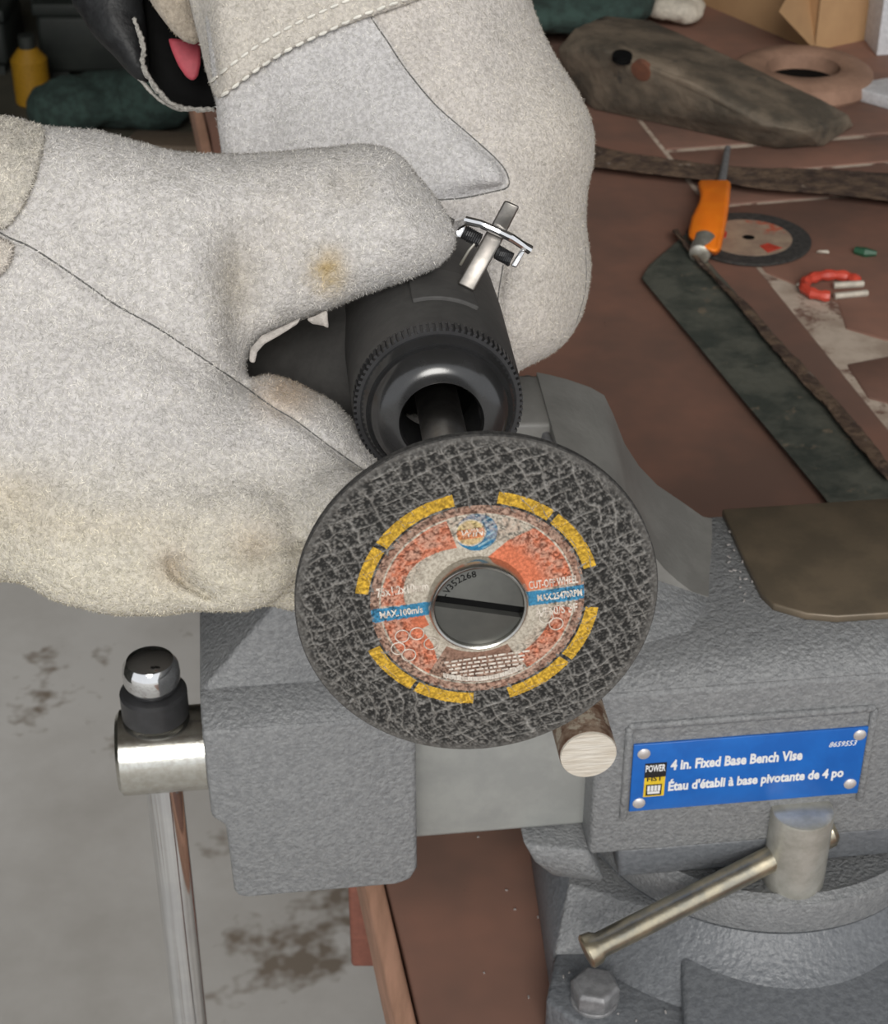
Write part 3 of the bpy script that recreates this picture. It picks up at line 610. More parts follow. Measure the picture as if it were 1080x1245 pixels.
    def build(s, name, m, parent, tint, it=2):
        P, Fq = s.mesh(it); d = s.d0+P[:, 2]*s.d0/FPX
        W_ = CAM+d[:, None]*(FW+((P[:, 0]-540)/FPX)[:, None]*RT-((P[:, 1]-622.5)/FPX)[:, None]*UP)
        me = bpy.data.meshes.new(name); me.vertices.add(len(W_)); me.vertices.foreach_set('co', W_.ravel())
        me.loops.add(Fq.size); me.loops.foreach_set('vertex_index', Fq.ravel().astype(np.int32)); me.polygons.add(len(Fq))
        me.polygons.foreach_set('loop_start', np.arange(0, Fq.size, 4, dtype=np.int32)); me.update(calc_edges=True); me.validate()
        T_ = np.ones((len(P), 4)); T_[:, :3] = tint(P[:, 0], P[:, 1], P[:, 2])
        me.color_attributes.new('tint', 'FLOAT_COLOR', 'POINT').data.foreach_set('color', T_.ravel())
        o = link(name, me, m, parent, smooth=True, ang=180); o['_'] = 0; del o['_']
        tri = Fq[:, [0, 1, 2]]; bv = BVHTree.FromPolygons([Vector(p) for p in W_], [tuple(map(int, f)) for f in Fq])
        N = np.cross(W_[Fq[:, 1]]-W_[Fq[:, 0]], W_[Fq[:, 2]]-W_[Fq[:, 0]]); N /= np.linalg.norm(N, axis=1)[:, None]+1e-12
        return o, bv, W_, Fq, N, T_
def cast(bv, px, py, lift=0.):
    r = ray(px, py); r = r/np.linalg.norm(r); h = bv.ray_cast(Vector(CAM), Vector(r))
    if h[0] is None: return None
    return np.array(h[0])+np.array(h[1])*lift*(1 if np.array(h[1])@r < 0 else -1)
def seam(name, bv, P, r, m, parent, step=6, lift=0.):
    P = smooth_open(P); pts = []
    for px, py in P:
        c = cast(bv, px, py, lift)
        if c is not None and (not pts or np.linalg.norm(c-pts[-1]) < .012): pts.append(c)
    return tube(name, pts, r, m, parent, n=5) if len(pts) > 2 else None
def smooth_open(P, step=5):
    P = np.array(P, float); n = len(P); out = []
    for i in range(n-1):
        p0, p1, p2, p3 = P[max(i-1, 0)], P[i], P[i+1], P[min(i+2, n-1)]; k = max(2, int(np.linalg.norm(p2-p1)/step))
        for j in range(k):
            t = j/k; out.append(.5*((2*p1)+(p2-p0)*t+(2*p0-5*p1+4*p2-p3)*t*t+(-p0+3*p1-3*p2+p3)*t**3))
    out.append(P[-1]); return np.array(out)
def fuzz(data, n, parent, ln=.0013, wd=.00013, seed=1, edge=False):
    o, bv, W_, Fq, N, T_ = data; rs = np.random.RandomState(seed)
    ctr = W_[Fq].mean(1); area = np.linalg.norm(np.cross(W_[Fq[:, 1]]-W_[Fq[:, 0]], W_[Fq[:, 3]]-W_[Fq[:, 0]]), axis=1)
    vd = ctr-CAM; vd /= np.linalg.norm(vd, axis=1)[:, None]; sgn = -np.sign(np.median((N*vd).sum(1)[(ctr@FW) < np.median(ctr@FW)])) or 1
    Nn = N*sgn; okf = (Nn*vd).sum(1) < .35
    scr_ = np.abs(((ctr-CAM)@RT)/((ctr-CAM)@FW)*FPX) < 570
    okf = okf & (np.abs((Nn*vd).sum(1)) < .4) if edge else okf
    pr = area*okf*scr_; pr /= pr.sum(); f = rs.choice(len(Fq), n, p=pr)
    w4 = rs.dirichlet((1, 1, 1, 1), n); base = (W_[Fq[f]]*w4[..., None]).sum(1); col = T_[Fq[f][:, 0]]
    t = rs.randn(n, 3); t -= Nn[f]*(t*Nn[f]).sum(1)[:, None]; t /= np.linalg.norm(t, axis=1)[:, None]
    dirv = t*.92+Nn[f]*rs.uniform(.12, .55, (n, 1)); dirv /= np.linalg.norm(dirv, axis=1)[:, None]
    sv = np.cross(dirv, Nn[f]); sv /= np.linalg.norm(sv, axis=1)[:, None]; l_ = ln*rs.uniform(.5, 1.3, (n, 1)); w_ = wd*rs.uniform(.6, 1.4, (n, 1))
    p0 = base-sv*w_; p1 = base+sv*w_; p2 = base+dirv*l_+sv*w_*.3+t*0
    V_ = np.stack([p0, p1, p2], 1).reshape(-1, 3); me = bpy.data.meshes.new('suede_nap'); me.vertices.add(3*n); me.vertices.foreach_set('co', V_.ravel())
    me.loops.add(3*n); me.loops.foreach_set('vertex_index', np.arange(3*n, dtype=np.int32)); me.polygons.add(n); me.polygons.foreach_set('loop_start', np.arange(0, 3*n, 3, dtype=np.int32)); me.update(calc_edges=True)
    cc = np.repeat(col*np.append(rs.uniform(.66, 1.18, (n, 1)).repeat(3, 1), np.ones((n, 1)), 1), 3, 0)
    me.color_attributes.new('tint', 'FLOAT_COLOR', 'POINT').data.foreach_set('color', cc.ravel())
    r = link('suede_nap', me, M['nap'], parent); r['kind'] = 'stuff'; return r
def gs(x, y, cx, cy, rx, ry): return np.exp(-((x-cx)/rx)**2-((y-cy)/ry)**2)

# left glove ------------------------------------------------------
gl_l = thing('work_glove', 'pale suede work glove at left with its thumb laid over the black tool body', 'glove', at(180, 500, .46))
Fl = Field(-300, 600, 100, 780, -230, 260, 4, .45)
X, Y = Fl.X, Fl.Y
zt = 20+np.clip((X-60)/460, -.2, 1.1)*75+25*gs(X, Y, 330, 330, 60, 70)
thumbP = [(-290, 118), (0, 141), (25, 146), (55, 153), (110, 158), (160, 168), (200, 182), (250, 189), (300, 187), (350, 182), (400, 178), (440, 176), (470, 180), (495, 197), (512, 218), (532, 243), (548, 262), (557, 282), (555, 302), (537, 322), (500, 337), (460, 352), (430, 364), (400, 377), (372, 386), (345, 395), (318, 407), (305, 424), (300, 446), (299, 470), (230, 470), (100, 420), (-290, 300)]
Fl.pillow(thumbP, 78, zt, 0)
zh = 35+np.clip((X-100)/350, -.3, 1)*10
handP = [(-290, 170), (40, 260), (140, 330), (230, 395), (285, 445), (300, 466), (318, 452), (350, 460), (385, 480), (420, 498), (444, 530), (466, 560), (500, 600), (480, 655), (440, 688), (400, 700), (360, 707), (330, 724), (300, 741), (275, 739), (255, 735), (235, 742), (190, 748), (150, 738), (100, 722), (50, 710), (0, 704), (-290, 690)]
Fl.pillow(handP, 120, zh+30, 16)
Fl.ell((290, 664, -34), (82, 79, 62), 22); Fl.ell((150, 664, -14), (130, 84, 62), 40)
Fl.ell((420, 640, -20), (70, 75, 70), 20)
# fingers curling under the tool, behind the wheel
for i, (sx, sy) in enumerate(((440, 610), (430, 660), (400, 690), (350, 705))):
    Fl.caps([(sx-60, sy, 20+12*i), (sx+30-8*i, sy+8, 60+14*i), (sx+70-14*i, sy-20, 120+12*i), (sx+60-14*i, sy-70, 165+8*i)], 36-3*i, 10)
front = np.clip((60-Fl.z)/60, 0, 1)[None, None]
def dent(F_, amp, g_): F_.V = (F_.V+amp*g_[..., None]*front_of(F_)).astype(np.float32)
def front_of(F_): return np.clip((90-F_.z)/80, 0, 1)[None, None]
sl = [(-60, 240), (0, 283), (40, 302), (100, 342), (140, 370), (190, 398), (230, 424), (265, 448), (300, 472), (330, 494), (360, 512), (400, 542), (445, 574)]
dl = sd_line(smooth_open(sl), X, Y); dent(Fl, 7, np.exp(-(dl/5.5)**2))
dent(Fl, 9, np.exp(-(sd_line([(312, 668), (340, 664), (370, 666)], X, Y)/8)**2)); dent(Fl, 13, np.exp(-(sd_line([(256, 724), (230, 711), (214, 698), (208, 682)], X, Y)/8)**2)); dent(Fl, 8, gs(X, Y, 205, 690, 22, 26)); dent(Fl, 12, gs(X, Y, 305, 672, 22, 20))
dent(Fl, 24, gs(X, Y, 292, 365, 24, 75)); dent(Fl, -8, gs(X, Y, 235, 300, 34, 90)); dent(Fl, -7, gs(X, Y, 470, 240, 20, 45)); dent(Fl, 8, gs(X, Y, 395, 330, 26, 34)); dent(Fl, -6, gs(X, Y, 350, 300, 30, 60)); dent(Fl, -7, gs(X, Y, 200, 290, 60, 60)); dent(Fl, 13, gs(X, Y, 425, 215, 22, 45)); dent(Fl, 8, gs(X, Y, 285, 640, 26, 45)); dent(Fl, -7, gs(X, Y, 490, 270, 40, 40))
wv = vn(X/55, Y/55+3)+.5*vn(X/25+8, Y/25); Fl.V = (Fl.V+4.5*(wv-.75)[..., None]).astype(np.float32)
def tint_l(x, y, z):
    t = np.ones((len(x), 3))*np.array([1.0, 1.0, 1.0])
    low = np.clip((y-(520+.05*x))/170, 0, 1)[:, None]; t = t*(1-low*np.array([-.03, .0, .13]))
    def st(g_, c): nonlocal t; t = t*(1-g_[:, None]*(1-np.array(c)))
    nn = .6+.8*vn(x/9, y/9)
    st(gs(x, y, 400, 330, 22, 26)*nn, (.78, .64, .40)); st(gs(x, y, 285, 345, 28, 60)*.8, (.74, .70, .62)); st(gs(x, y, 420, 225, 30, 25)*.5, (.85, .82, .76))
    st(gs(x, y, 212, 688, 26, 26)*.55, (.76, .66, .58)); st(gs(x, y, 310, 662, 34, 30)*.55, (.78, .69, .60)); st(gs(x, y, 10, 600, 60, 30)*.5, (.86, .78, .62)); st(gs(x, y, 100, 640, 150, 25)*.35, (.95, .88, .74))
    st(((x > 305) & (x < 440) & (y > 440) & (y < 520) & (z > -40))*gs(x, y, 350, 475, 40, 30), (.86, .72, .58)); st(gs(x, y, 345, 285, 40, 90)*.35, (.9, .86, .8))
    t *= (1+.10*(vn(x/40, y/40)-.5))[:, None]; return np.clip(t, .1, 1.15)
gl_data = Fl.build('glove_body', M['suede'], gl_l, tint_l); bvl = gl_data[1]
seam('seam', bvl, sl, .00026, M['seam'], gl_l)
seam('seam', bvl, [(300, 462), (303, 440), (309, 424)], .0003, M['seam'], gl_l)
fuzz(gl_data, 60000, gl_l, seed=1); fuzz(gl_data, 2600, gl_l, seed=11, ln=.0016, edge=True)
# cuff patches overlapping the back of the left glove
def cuff(F_, name, P, parent, tint, T=14, off=0., n=8000, seed=3, bvq=None, dome=0., lift=5.):
    # a leather panel laid on the glove: surface depth sampled from the glove, own thickness
    G = Field(min(p[0] for p in P)-8, max(p[0] for p in P)+8, min(p[1] for p in P)-8, max(p[1] for p in P)+8, -260, 260, 4, F_.d0)
    I = F_.V < 0; first = np.where(I.any(2), F_.z[np.argmax(I, 2)], np.nan)
    if np.isnan(first).any():
        okc = ~np.isnan(first); med = np.nanmean(first); first = np.where(okc, first, med)
        for _ in range(60):
            bl_ = blur(first, 1); first = np.where(okc, first, bl_)
    first = blur(first, 6)
    ix = np.clip(np.round((G.X-F_.x[0])/F_.h).astype(int), 0, len(F_.x)-1); iy = np.clip(np.round((G.Y-F_.y[0])/F_.h).astype(int), 0, len(F_.y)-1)
    zm = blur(first[ix, iy], 4)-lift+off
    sdv = -sd_poly(smooth_poly(P, 2), G.X, G.Y); q = np.maximum(T*.5-sdv, 0)
    G.V = (np.sqrt(q[..., None]**2+((G.z[None, None]-zm[..., None])*.8)**2)-T*.5).astype(np.float32)
    dd = G.build(name, M['suede'], parent, tint, 2); fuzz(dd, n, parent, seed=seed); return dd
c1 = cuff(Fl, 'cuff', [(-290, 112), (0, 139), (30, 146), (56, 154), (55, 175), (50, 192), (44, 215), (36, 238), (22, 262), (4, 284), (-60, 262), (-290, 205)], gl_l, lambda x, y, z: np.ones((len(x), 3))*np.array([.96, .935, .87]), n=4000)
c2 = cuff(Fl, 'cuff', [(-290, 230), (-60, 262), (0, 289), (18, 296), (16, 312), (8, 328), (-4, 340), (-60, 345), (-290, 330)], gl_l, lambda x, y, z: np.ones((len(x), 3))*np.array([.95, .91, .87]), n=1500, seed=5)
# torn lips of leather around the tool opening
for P, dq in (([(303, 440), (304, 424), (318, 408), (345, 396), (366, 386), (362, 394), (340, 408), (322, 418), (313, 428), (310, 442)], -.012), ([(372, 388), (385, 383), (398, 376), (400, 400), (393, 396), (380, 394)], .0)):
    z = .4585+dq; pyd('torn_lip', *slab(P, z, .0025), M['lip'] if 'lip' in M else M['suede'], gl_l, bevel=.0008)

# right glove -----------------------------------------------------
gl_r = thing('work_glove', 'pale suede work glove at top with a double stitched cuff gripping behind the tool', 'glove', at(520, 200, .56))
Fr = Field(190, 760, -310, 500, -230, 230, 4, .55)
X, Y = Fr.X, Fr.Y
outP = [(225, -300), (225, -30), (243, 55), (258, 112), (270, 150), (270, 200), (300, 260), (420, 300), (520, 420), (570, 470), (632, 454), (682, 425), (709, 391), (720, 350), (719, 305), (711, 255), (719, 205), (723, 160), (712, 122), (682, 78), (657, 35), (642, -30), (642, -300)]
zr = 20+45*np.clip((X-560)/160, -.5, 1)
Fr.pillow(outP, 112, zr, 0)
thP = [(240, -40), (262, 128), (268, 200), (300, 280), (460, 300), (526, 245), (560, 241), (600, 233), (617, 229), (619, 215), (606, 194), (571, 163), (531, 128), (501, 93), (472, 50), (452, 18), (440, -20)]
Fr.pillow(thP, 24, -78, 6)
for i, yy in enumerate((200, 270, 340, 410)):     # fingers wrapped round the far side
    Fr.caps([(645, yy, 90), (620, yy+8, 150), (560, yy+14, 185), (500, yy+8, 170)], 38-3*i, 10)
frf = np.clip((60-Fr.z)/60, 0, 1)[None, None]
def dentr(amp, g_): Fr.V = (Fr.V+amp*g_[..., None]*frf).astype(np.float32)
dentr(34, gs(X, Y, 575, 300, 48, 60)); dentr(7, np.exp(-(sd_line([(612, 322), (606, 360), (604, 400), (598, 440)], X, Y)/6)**2)); dentr(20, gs(X, Y, 560, 400, 60, 70))
sr = [(440, -40), (441, 0), (451, 21), (471, 50), (485, 72), (501, 94), (531, 129), (571, 164), (604, 194), (617, 212), (618, 227), (600, 233), (560, 241), (526, 243)]
dentr(5, np.exp(-(sd_line(smooth_open(sr), X, Y)/5)**2)); dentr(6, gs(X, Y, 690, 230, 30, 50)); dentr(-5, gs(X, Y, 690, 160, 40, 60)); dentr(6, gs(X, Y, 640, 120, 30, 60)); dentr(-5, gs(X, Y, 670, 330, 30, 60))
wv = vn(X/60+4, Y/60+9)+.5*vn(X/25, Y/25+7); Fr.V = (Fr.V+5*(wv-.75)[..., None]).astype(np.float32)
def tint_r(x, y, z):
    ins = sd_poly(np.array(thP, float), x, y); a = np.clip(.5-ins/4, 0, 1)[:, None]
    warm = np.array([.97, .945, .91]); cool = np.array([.96, .975, 1.0]); t = warm*(1-a)+cool*a
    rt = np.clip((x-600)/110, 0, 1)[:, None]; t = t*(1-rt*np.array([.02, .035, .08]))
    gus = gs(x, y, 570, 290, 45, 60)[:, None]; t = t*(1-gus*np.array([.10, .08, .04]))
    t *= (1+.10*(vn(x/40, y/40)-.5))[:, None]; return np.clip(t, .1, 1.1)
gr_data = Fr.build('glove_body', M['suede'], gl_r, tint_r); bvr = gr_data[1]
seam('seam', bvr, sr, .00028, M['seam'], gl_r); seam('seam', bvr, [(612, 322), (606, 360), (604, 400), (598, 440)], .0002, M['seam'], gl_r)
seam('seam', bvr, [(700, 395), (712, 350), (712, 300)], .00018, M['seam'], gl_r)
fuzz(gr_data, 45000, gl_r, seed=2); fuzz(gr_data, 2000, gl_r, seed=12, ln=.0015, edge=True)
cufP = [(222, -300), (222, -30), (243, 55), (250, 90), (262, 128), (290, 103), (330, 74), (380, 47), (440, 24), (480, 12), (540, -12), (600, -40), (600, -300)]
cr = cuff(Fr, 'cuff', cufP, gl_r, lambda x, y, z: np.ones((len(x), 3))*np.array([1.0, .97, .90])*(1-.1*gs(x, y, 240, 60, 25, 60)[:, None]), n=9000, seed=6, T=18)
M_st = None
for row in ([(258, 100), (290, 73), (330, 46), (375, 22), (430, -2), (470, -18)], [(270, 116), (305, 88), (345, 62), (390, 40), (440, 18), (490, 0), (530, -18)]):
    P = smooth_open(row, 1.5); acc = 0; i = 0
    cum = np.concatenate([[0], np.cumsum(np.linalg.norm(np.diff(P, axis=0), axis=1))])
    s_ = 0
    while s_+11 < cum[-1]:
        pts = []
        for q in np.linspace(s_, s_+10.5, 5):
            px, py = np.interp(q, cum, P[:, 0]), np.interp(q, cum, P[:, 1]); c = cast(cr[1], px, py, .0005)
            if c is not None: pts.append(c)
        if len(pts) == 5: tube('stitch', pts, [.0003, .00052, .00056, .00052, .0003], M['thread'], gl_r, n=6)
        s_ += 15.5
# turned-back gauntlet flap
Gf = Field(140, 262, -310, 70, -80, 80, 4, .60)
Gf.pillow([(150, -300), (165, -30), (182, 2), (200, 28), (218, 48), (234, 56), (247, 55), (243, 30), (232, -20), (225, -300)], 22, 0, 0)
gf = Gf.build('gauntlet_flap', M['suede'], gl_r, lambda x, y, z: np.ones((len(x), 3))*np.array([.80, .72, .60])*(.82+.36*vn(x/5, y/5))[:, None]); fuzz(gf, 1500, gl_r, seed=9)

# ------------------------------------------------------------------ dark sleeve behind the upper cuff
slv = thing('jacket_sleeve', 'black leather-like sleeve end with pale frayed hem and red lining beside upper cuff', 'sleeve', at(180, 40, .64))
G1 = Field(40, 300, -310, 170, -110, 110, 4, .64); G1.pillow([(40+22, -300), (84, -4), (98, 20), (112, 42), (132, 64), (152, 84), (170, 102), (186, 108), (182, 80), (176, 40), (170, -300)], 34, -20, 0, sm=1); G1.V = (G1.V+5*(vn(G1.X/22, G1.Y/40)-.5)[..., None]).astype(np.float32)
one = lambda x, y, z: np.ones((len(x), 3))
G1.build('outer_shell', M['leather'], slv, one)
G2 = Field(40, 320, -310, 170, -110, 110, 4, .64); G2.pillow([(165, -300), (172, 40), (174, 72), (186, 100), (205, 122), (225, 132), (250, 134), (272, 134), (290, 90), (290, -300)], 26, 10, 0, sm=1)
g2 = G2.build('inner_facing', M['hole'], slv, one)
hp = smooth_open([(163, 22), (170, 40), (175, 60), (174, 78), (182, 96), (194, 113), (210, 126), (228, 132), (262, 133)], 3)
hem = [at(px+rnd.uniform(-1, 1), py+rnd.uniform(-1, 1), .618+.012*min(1, i/40)) for i, (px, py) in enumerate(hp)]
tube('frayed_hem', hem, [.0009+rnd.uniform(-.0003, .0003) for _ in hem], M['frayed'], slv, n=6)
hem2 = [at(px, py, .632) for px, py in smooth_open([(160, 84), (172, 98), (188, 116), (205, 128), (222, 134)], 3)]
tube('frayed_hem', hem2, [.0007+rnd.uniform(-.0002, .0002) for _ in hem2], M['frayed'], slv, n=6)
pyd('red_lining', *slab([(204, 46), (209, 62), (217, 80), (227, 95), (236, 99), (241, 92), (244, 78), (244, 50)], .614, .004), M['red'], slv, bevel=.0012)

# ------------------------------------------------------------------ things lying on the bench
def P0(px, py, z=0.): return onz(px, py, z)
iron = hull('iron_wedge', [P0(722, 134), P0(945, 182), P0(1003, 178), P0(1040, 152, .004), P0(690, 110, .003), P0(676, 60, .050), P0(700, 34, .065), P0(735, 60, .068), P0(790, 78, .062), P0(840, 100, .055), P0(930, 152, .030), P0(978, 160, .026), P0(735, 18, .055), P0(790, 24, .052), P0(850, 52, .048), P0(920, 88, .040), P0(1000, 122, .026), P0(1033, 140, .014), P0(930, 140, .0)], M['iron'], bevel=.006, seg=3)
tag(iron, 'long weathered tapering iron block lying behind the orange tool', 'iron block'); rough_up(iron, .004, .014, 2)
bvi = BVHTree.FromPolygons([v.co for v in iron.data.vertices], [tuple(p.vertices) for p in iron.data.polygons])
for px, py, r_, m_, nm in ((757, 68, .009, 'hole', 'bolt_hole'), (780, 86, .010, 'rustpatch', 'rust_patch')):
    h_ = bvi.ray_cast(Vector(CAM), Vector(ray(px, py)).normalized())
    if h_[0]: lathe(nm, np.array(h_[0])-np.array(h_[1])*.004, np.array(h_[1]), [(0, 0), (0, r_), (.0052, r_), (.0055, r_*.7), (.0054, 0)], M[m_], iron, n=18)
flatp = [(780, 338), (790, 322), (836, 283), (856, 312), (912, 376), (1000, 480), (1085, 576), (1150, 640), (1060, 680), (1000, 602)]
fs_ = thing('steel_strip', 'wide oily mottled steel strip with a rusted lip lying beside the vise', 'metal strip', P0(900, 430))
o = prism('strip', [P0(*p, .007) for p in flatp], [P0(*p, .0) for p in flatp], M['flat'], fs_, bevel=.001); rough_up(o, .0012, .012, 3)
lip = [(818, 280), (824, 279), (852, 318), (880, 345), (912, 372), (955, 422), (1000, 468), (1046, 520), (1096, 582), (1080, 584), (1028, 524), (1001, 490), (978, 468), (948, 432), (930, 412), (893, 366), (868, 338), (845, 316)]
o = prism('rusted_lip', [P0(*p, .013) for p in lip], [P0(*p, .0065) for p in lip], M['rustdark'], fs_, bevel=.001); rough_up(o, .003, .008, 3)
rb = [(700, 172), (760, 186), (830, 196), (900, 204), (990, 206), (1100, 212), (1100, 246), (1010, 236), (930, 230), (860, 219), (790, 211), (700, 200)]
o = prism('rusty_bar', [P0(*p, .011) for p in rb], [P0(*p, .0) for p in rb], M['rustdark'], None, bevel=.002); rough_up(o, .004, .012, 3)
tag(o, 'thin flaking rusty bar lying across the bench behind the orange handle', 'metal bar')
# the second cut-off wheel
dc = P0(910, 292, .001); sw = thing('abrasive_disc', 'worn black-rimmed cut-off disc lying flat on the bench under an orange handle', 'cutting disc', dc)
lathe('abrasive_rim', dc, (0, 0, 1), [(0, .012), (0, .0485), (.0006, .049), (.002, .049), (.0024, .0485), (.0022, .030)], mat('worn abrasive', (.05, .046, .042), (.022, .021, .02), 250, rough=.9, bump=.5), sw, n=72)
M['wornlabel'] = mat('worn wheel label', (.36, .27, .19), (.27, .19, .14), 70, rough=.8, spots=(.42, .09, .045), sscale=24, scut=.57)
lathe('worn_label', dc, (0, 0, 1), [(.0021, .005), (.0027, .005), (.0027, .034), (.0021, .034)], M['wornlabel'], sw, n=56)
for a0, a1 in ((-70, -42), (150, 185)):
    pyd('label_patch', *loftv([dc+np.array([r*math.cos(math.radians(a)), r*math.sin(math.radians(a)), .0031]) for r, a in ((.018, a0), (.031, a0), (.031, a1), (.018, a1))], [dc+np.array([r*math.cos(math.radians(a)), r*math.sin(math.radians(a)), .0026]) for r, a in ((.018, a0), (.031, a0), (.031, a1), (.018, a1))]), M['redplastic'], sw)
lathe('arbor_hole', dc, (0, 0, 1), [(.0, 0), (.0024, .0), (.0024, .0075), (.0, .0075)], M['hole'], sw, n=28)
# orange-handled scriber
oh = thing('orange_scriber', 'slim steel scriber with an orange plastic handle and metal end cap lying on the bench', 'hand tool', P0(862, 270, .0))
ho = [(848, 224), (889, 224), (887, 250), (884, 270), (877, 305), (871, 313), (848, 302), (836, 290), (841, 268), (850, 250), (852, 240)]
o = prism('handle', [P0(x, y-5, .021) for x, y in ho], [P0(x, y, .0052) for x, y in ho], M['orange'], oh, bevel=.004, seg=3)
tube('shank', [P0(872, 235, .014), P0(879, 215, .013), P0(885, 180, .011)], [.0038, .0034, .0026], M['boltgrey'], oh, n=12)
e0, e1 = P0(857, 294, .016), P0(850, 311, .013); lathe('end_cap', e1, e0-e1, [(0, 0), (.0, .005), (.002, .008), (.010, .0088), (.022, .009), (.022, 0)], M['zinc'], oh, n=28)
# iron ring, boxes, paper, cloth at the back of the bench
rc = P0(975, 98, .004); rg = thing('stone_ring', 'reddish brown flat stone ring with an oval dark hollow beside the cardboard box', 'ring', rc)
lathe('ring_body', rc-np.array([0, 0, .004]), (0, 0, 1), [(0, .034), (0, .066), (.003, .068), (.015, .066), (.020, .058), (.021, .040), (.018, .035), (.004, .034), (0, .034)], M['clay'], rg, n=56)
lathe('hollow', rc-np.array([0, 0, .004]), (0, 0, 1), [(.0, 0), (.003, .0), (.004, .0345), (.0, .0345)], M['hole'], rg, n=40)
def oriented_box(name, c0, e_l, e_r, h, m, label, cat, zb=0., lid=None):
    a = [c0, c0+e_l, c0+e_l+e_r, c0+e_r]; o = prism(name, [p+np.array([0, 0, zb+h]) for p in a], [p+np.array([0, 0, zb]) for p in a], m, None, bevel=.001)
    return tag(o, label, cat)
cb = P0(990, 62); cl = P0(862, 8)-cb; cl = cl/np.linalg.norm(cl)*.26; cr_ = np.array([-cl[1], cl[0], 0]); cr_ = -cr_ if cr_[0] < 0 else cr_; cr_ = cr_/np.linalg.norm(cr_)*.075
box_t = thing('cardboard_box', 'plain brown cardboard box standing at the back corner of the bench', 'box', cb)
for nm, (a, b_, h) in {'panel': (cl, cr_, .12)}.items():
    n_ = np.array([0, 0, 1.])
    box('side_panel', cb+a/2+n_*h/2+cr_*.01, a/2, b_*.01, n_*h/2, M['card'], box_t); box('side_panel', cb+a/2+n_*h/2+cr_*.99, a/2, b_*.01, n_*h/2, M['card'], box_t)
    box('end_panel', cb+b_/2+n_*h/2+a*.006, a*.006, b_/2, n_*h/2, M['card'], box_t); box('end_panel', cb+b_/2+n_*h/2+a*.994, a*.006, b_/2, n_*h/2, M['card'], box_t)
    box('top_flap', cb+a/2+b_*.25+n_*(h+.0015), a/2, b_*.245, n_*.0014, M['card'], box_t); box('top_flap', cb+a/2+b_*.75+n_*(h+.0015), a/2, b_*.245, n_*.0014, M['card'], box_t)
pyd('open_flap', *loftv([P0(989, 59, .004), P0(947, 14, .055), P0(990, -60, .09), P0(1036, -10, .03)], [P0(989, 59, .001), P0(949, 14, .051), P0(990, -62, .086), P0(1036, -12, .026)]), M['card'], box_t)
wbx = P0(1062, 75); oriented_box('white_carton', P0(1066, 68), np.array([-.01, .20, 0]), np.array([.30, .06, 0]), .11, M['whitebox'], 'tall white carton partly in frame behind the stone ring', 'box')
oriented_box('white_carton', P0(1027, 118), np.array([.075, .035, 0]), np.array([.16, -.16, 0]), .012, M['whitebox'], 'flat white carton lying in front of the stone ring at the right edge', 'box')
def lump(name, pts, r, m, label, cat, amp=.01):
    bm = bmesh.new()
    for p, q in zip(pts, r):
        mx = Matrix.Translation(Vector(p)) @ Matrix.Diagonal((q[0], q[1], q[2], 1)); bmesh.ops.create_icosphere(bm, subdivisions=3, radius=1, matrix=mx)
    me = bpy.data.meshes.new(name); bm.to_mesh(me); bm.free(); o = link(name, me, m, None, smooth=True, ang=180)
    rmsh = o.modifiers.new('r', 'REMESH'); rmsh.mode = 'VOXEL'; rmsh.voxel_size = min(q[2] for q in r)/6; rmsh.use_smooth_shade = True
    tx = bpy.data.textures.new('f', 'CLOUDS'); tx.noise_scale = amp*3; d = o.modifiers.new('d', 'DISPLACE'); d.texture = tx; d.strength = amp; d.texture_coords = 'GLOBAL'
    return tag(o, label, cat)
lump('green_cloth', [P0(690, 10, .032), P0(738, 0, .034), P0(640, 6, .032)], [(.06, .05, .022), (.05, .06, .026), (.05, .07, .022)], M['greencloth'], 'crumpled dark green cloth at the back of the bench behind the iron block', 'cloth', .012)
lump('pale_rag', [P0(822, 8, .018), P0(838, 16, .015)], [(.03, .028, .014), (.016, .014, .01)], M['pale'], 'small pale crumpled rag beside the cardboard box', 'rag', .006)
# little plastic bits and chips
rp = P0(1022, 345, .004); rq = thing('red_ring', 'broken red plastic ring with pale pieces on the right of the bench', 'plastic ring', rp)
tube('ring', [P0(1012+34*math.cos(t), 347+13*math.sin(t), .005) for t in np.linspace(math.radians(95), math.radians(335), 26)], [.004+.0007*math.sin(i*1.9) for i in range(26)], M['redplastic'], rq, n=8)
tube('pale_piece', [P0(1014, 347, .004), P0(1050, 345, .004)], .0026, M['pale'], rq, n=6); tube('pale_piece', [P0(1015, 360, .003), P0(1055, 356, .003)], .0024, M['pale'], rq, n=6)
tag(tube('green_scrap', [P0(1040, 304, .003), P0(1052, 307, .003), P0(1066, 308, .003)], [.003, .004, .002], M['green'], None, n=6), 'small dark green plastic scrap beside the lying cut-off wheel', 'scrap')
for i, (px, py, lb_, r) in enumerate(((998, 309, 'pale wood chip between lying wheel and green scrap', .0035), (974, 347, 'yellowish chip just left of the red ring', .003))):
    tag(hull('wood_chip', [P0(px, py)+np.array([rnd.uniform(-2, 2)*r, rnd.uniform(-1, 1)*r, rnd.uniform(0, 1.2)*r]) for _ in range(9)], M['pale'], bevel=.0004), lb_, 'chip')
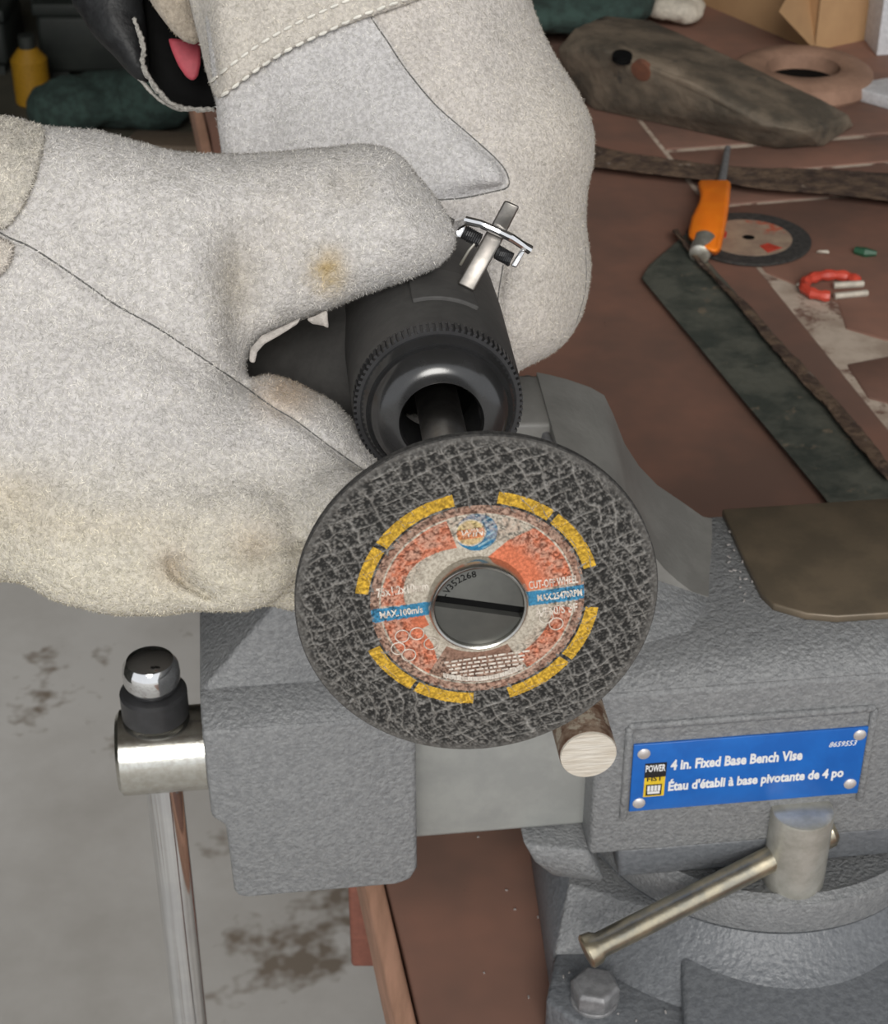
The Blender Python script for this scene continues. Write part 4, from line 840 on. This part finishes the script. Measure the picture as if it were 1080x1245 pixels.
# metal swarf on the casting and the bench
sw_ = []
for k in range(46):
    if k < 16: p = L(rnd.uniform(185, 189), rnd.uniform(35, 95), 174); p = L(rnd.uniform(180, 187), rnd.uniform(36, 92), 178.6)
    elif k < 32: p = bp(rnd.uniform(-.1, .12), rnd.uniform(.03, .11), .0006)
    else: p = L(rnd.uniform(105, 150), rnd.uniform(-40, 0), 23.6)
    a = rnd.uniform(0, 6.3); s_ = rnd.uniform(.0003, .0008); sw_.append(boxv(p, (s_*math.cos(a), s_*math.sin(a), 0), (-.0003*math.sin(a), .0003*math.cos(a), 0), (0, 0, .0002)))
o = pyd('metal_swarf', *merge(sw_), M['rivet'], None); o['kind'] = 'stuff'; o['label'] = 'tiny bright metal chips scattered on vise and bench'

# ------------------------------------------------------------------ far floor things, upper left
def fl(px, py, z=FZ+.008): return onz(px, py, z)
def dark_box(name, c, ex, ey, h, m, label, cat):
    t = thing(name, label, cat, c); z = np.array([0, 0, 1.])
    box('body', c+z*(h/2+.02), (ex, 0, 0), (0, ey, 0), z*h/2, m, t, bevel=.012); box('lid', c+z*(h+.035), (ex*1.03, 0, 0), (0, ey*1.03, 0), z*.015, m, t, bevel=.006)
    for sx in (-1, 1):
        for sy in (-1, 1): box('foot', c+np.array([sx*ex*.8, sy*ey*.8, .01]), (.02, 0, 0), (0, .02, 0), (0, 0, .01), M['darkmachine'], t)
    return t
tag(box('floor_shade_sheet', (-1.2, 4.0, FZ+.004), (1.35, 0, 0), (0, 1.35, 0), (0, 0, .004), M['olive'], None, bevel=.002), 'dark olive sheet added to darken the far floor under the stored things', 'shade sheet')  # sheet added so the shaded far floor comes out dark
dark_box('tool_chest', fl(150, 120)+np.array([0, .25, 0]), .20, .14, .13, M['darkmachine'], 'dark low tool chest on the far floor behind the black sleeve', 'chest')
dark_box('storage_crate', fl(150, 60)+np.array([0, .5, 0]), .34, .15, .16, M['olive'], 'olive drab crate on the far floor at the back of the shed', 'crate')
dark_box('machine_case', fl(30, 70)+np.array([-.16, -.02, 0]), .15, .10, .10, M['darkmachine'], 'small black machine case on the far floor at the left edge', 'case')
yb = fl(42, 125); yt = thing('yellow_bottle', 'yellow plastic bottle standing on the far floor by the left edge', 'bottle', yb)
lathe('body', yb, (0, 0, 1), [(0, 0), (0, .036), (.005, .04), (.10, .04), (.125, .02), (.125, 0)], M['yellowplastic'], yt, n=28); lathe('cap', yb+np.array([0, 0, .124]), (0, 0, 1), [(0, 0), (0, .018), (.028, .018), (.03, 0)], M['darkmachine'], yt, n=20)
lump('green_bag', [fl(185, 118, FZ+.085), fl(140, 120, FZ+.075), fl(85, 130, FZ+.075)], [(.10, .08, .07), (.11, .08, .06), (.10, .07, .06)], M['greencloth'], 'slumped dark green bag on the floor between sleeve and left glove', 'bag', .03)
tm = oriented_box('timber_offcut', fl(150, 204), np.array([.02, .08, 0]), np.array([.34, -.03, 0]), .05, M['brownwood'], 'brown timber offcut on the floor just above the left glove', 'timber')
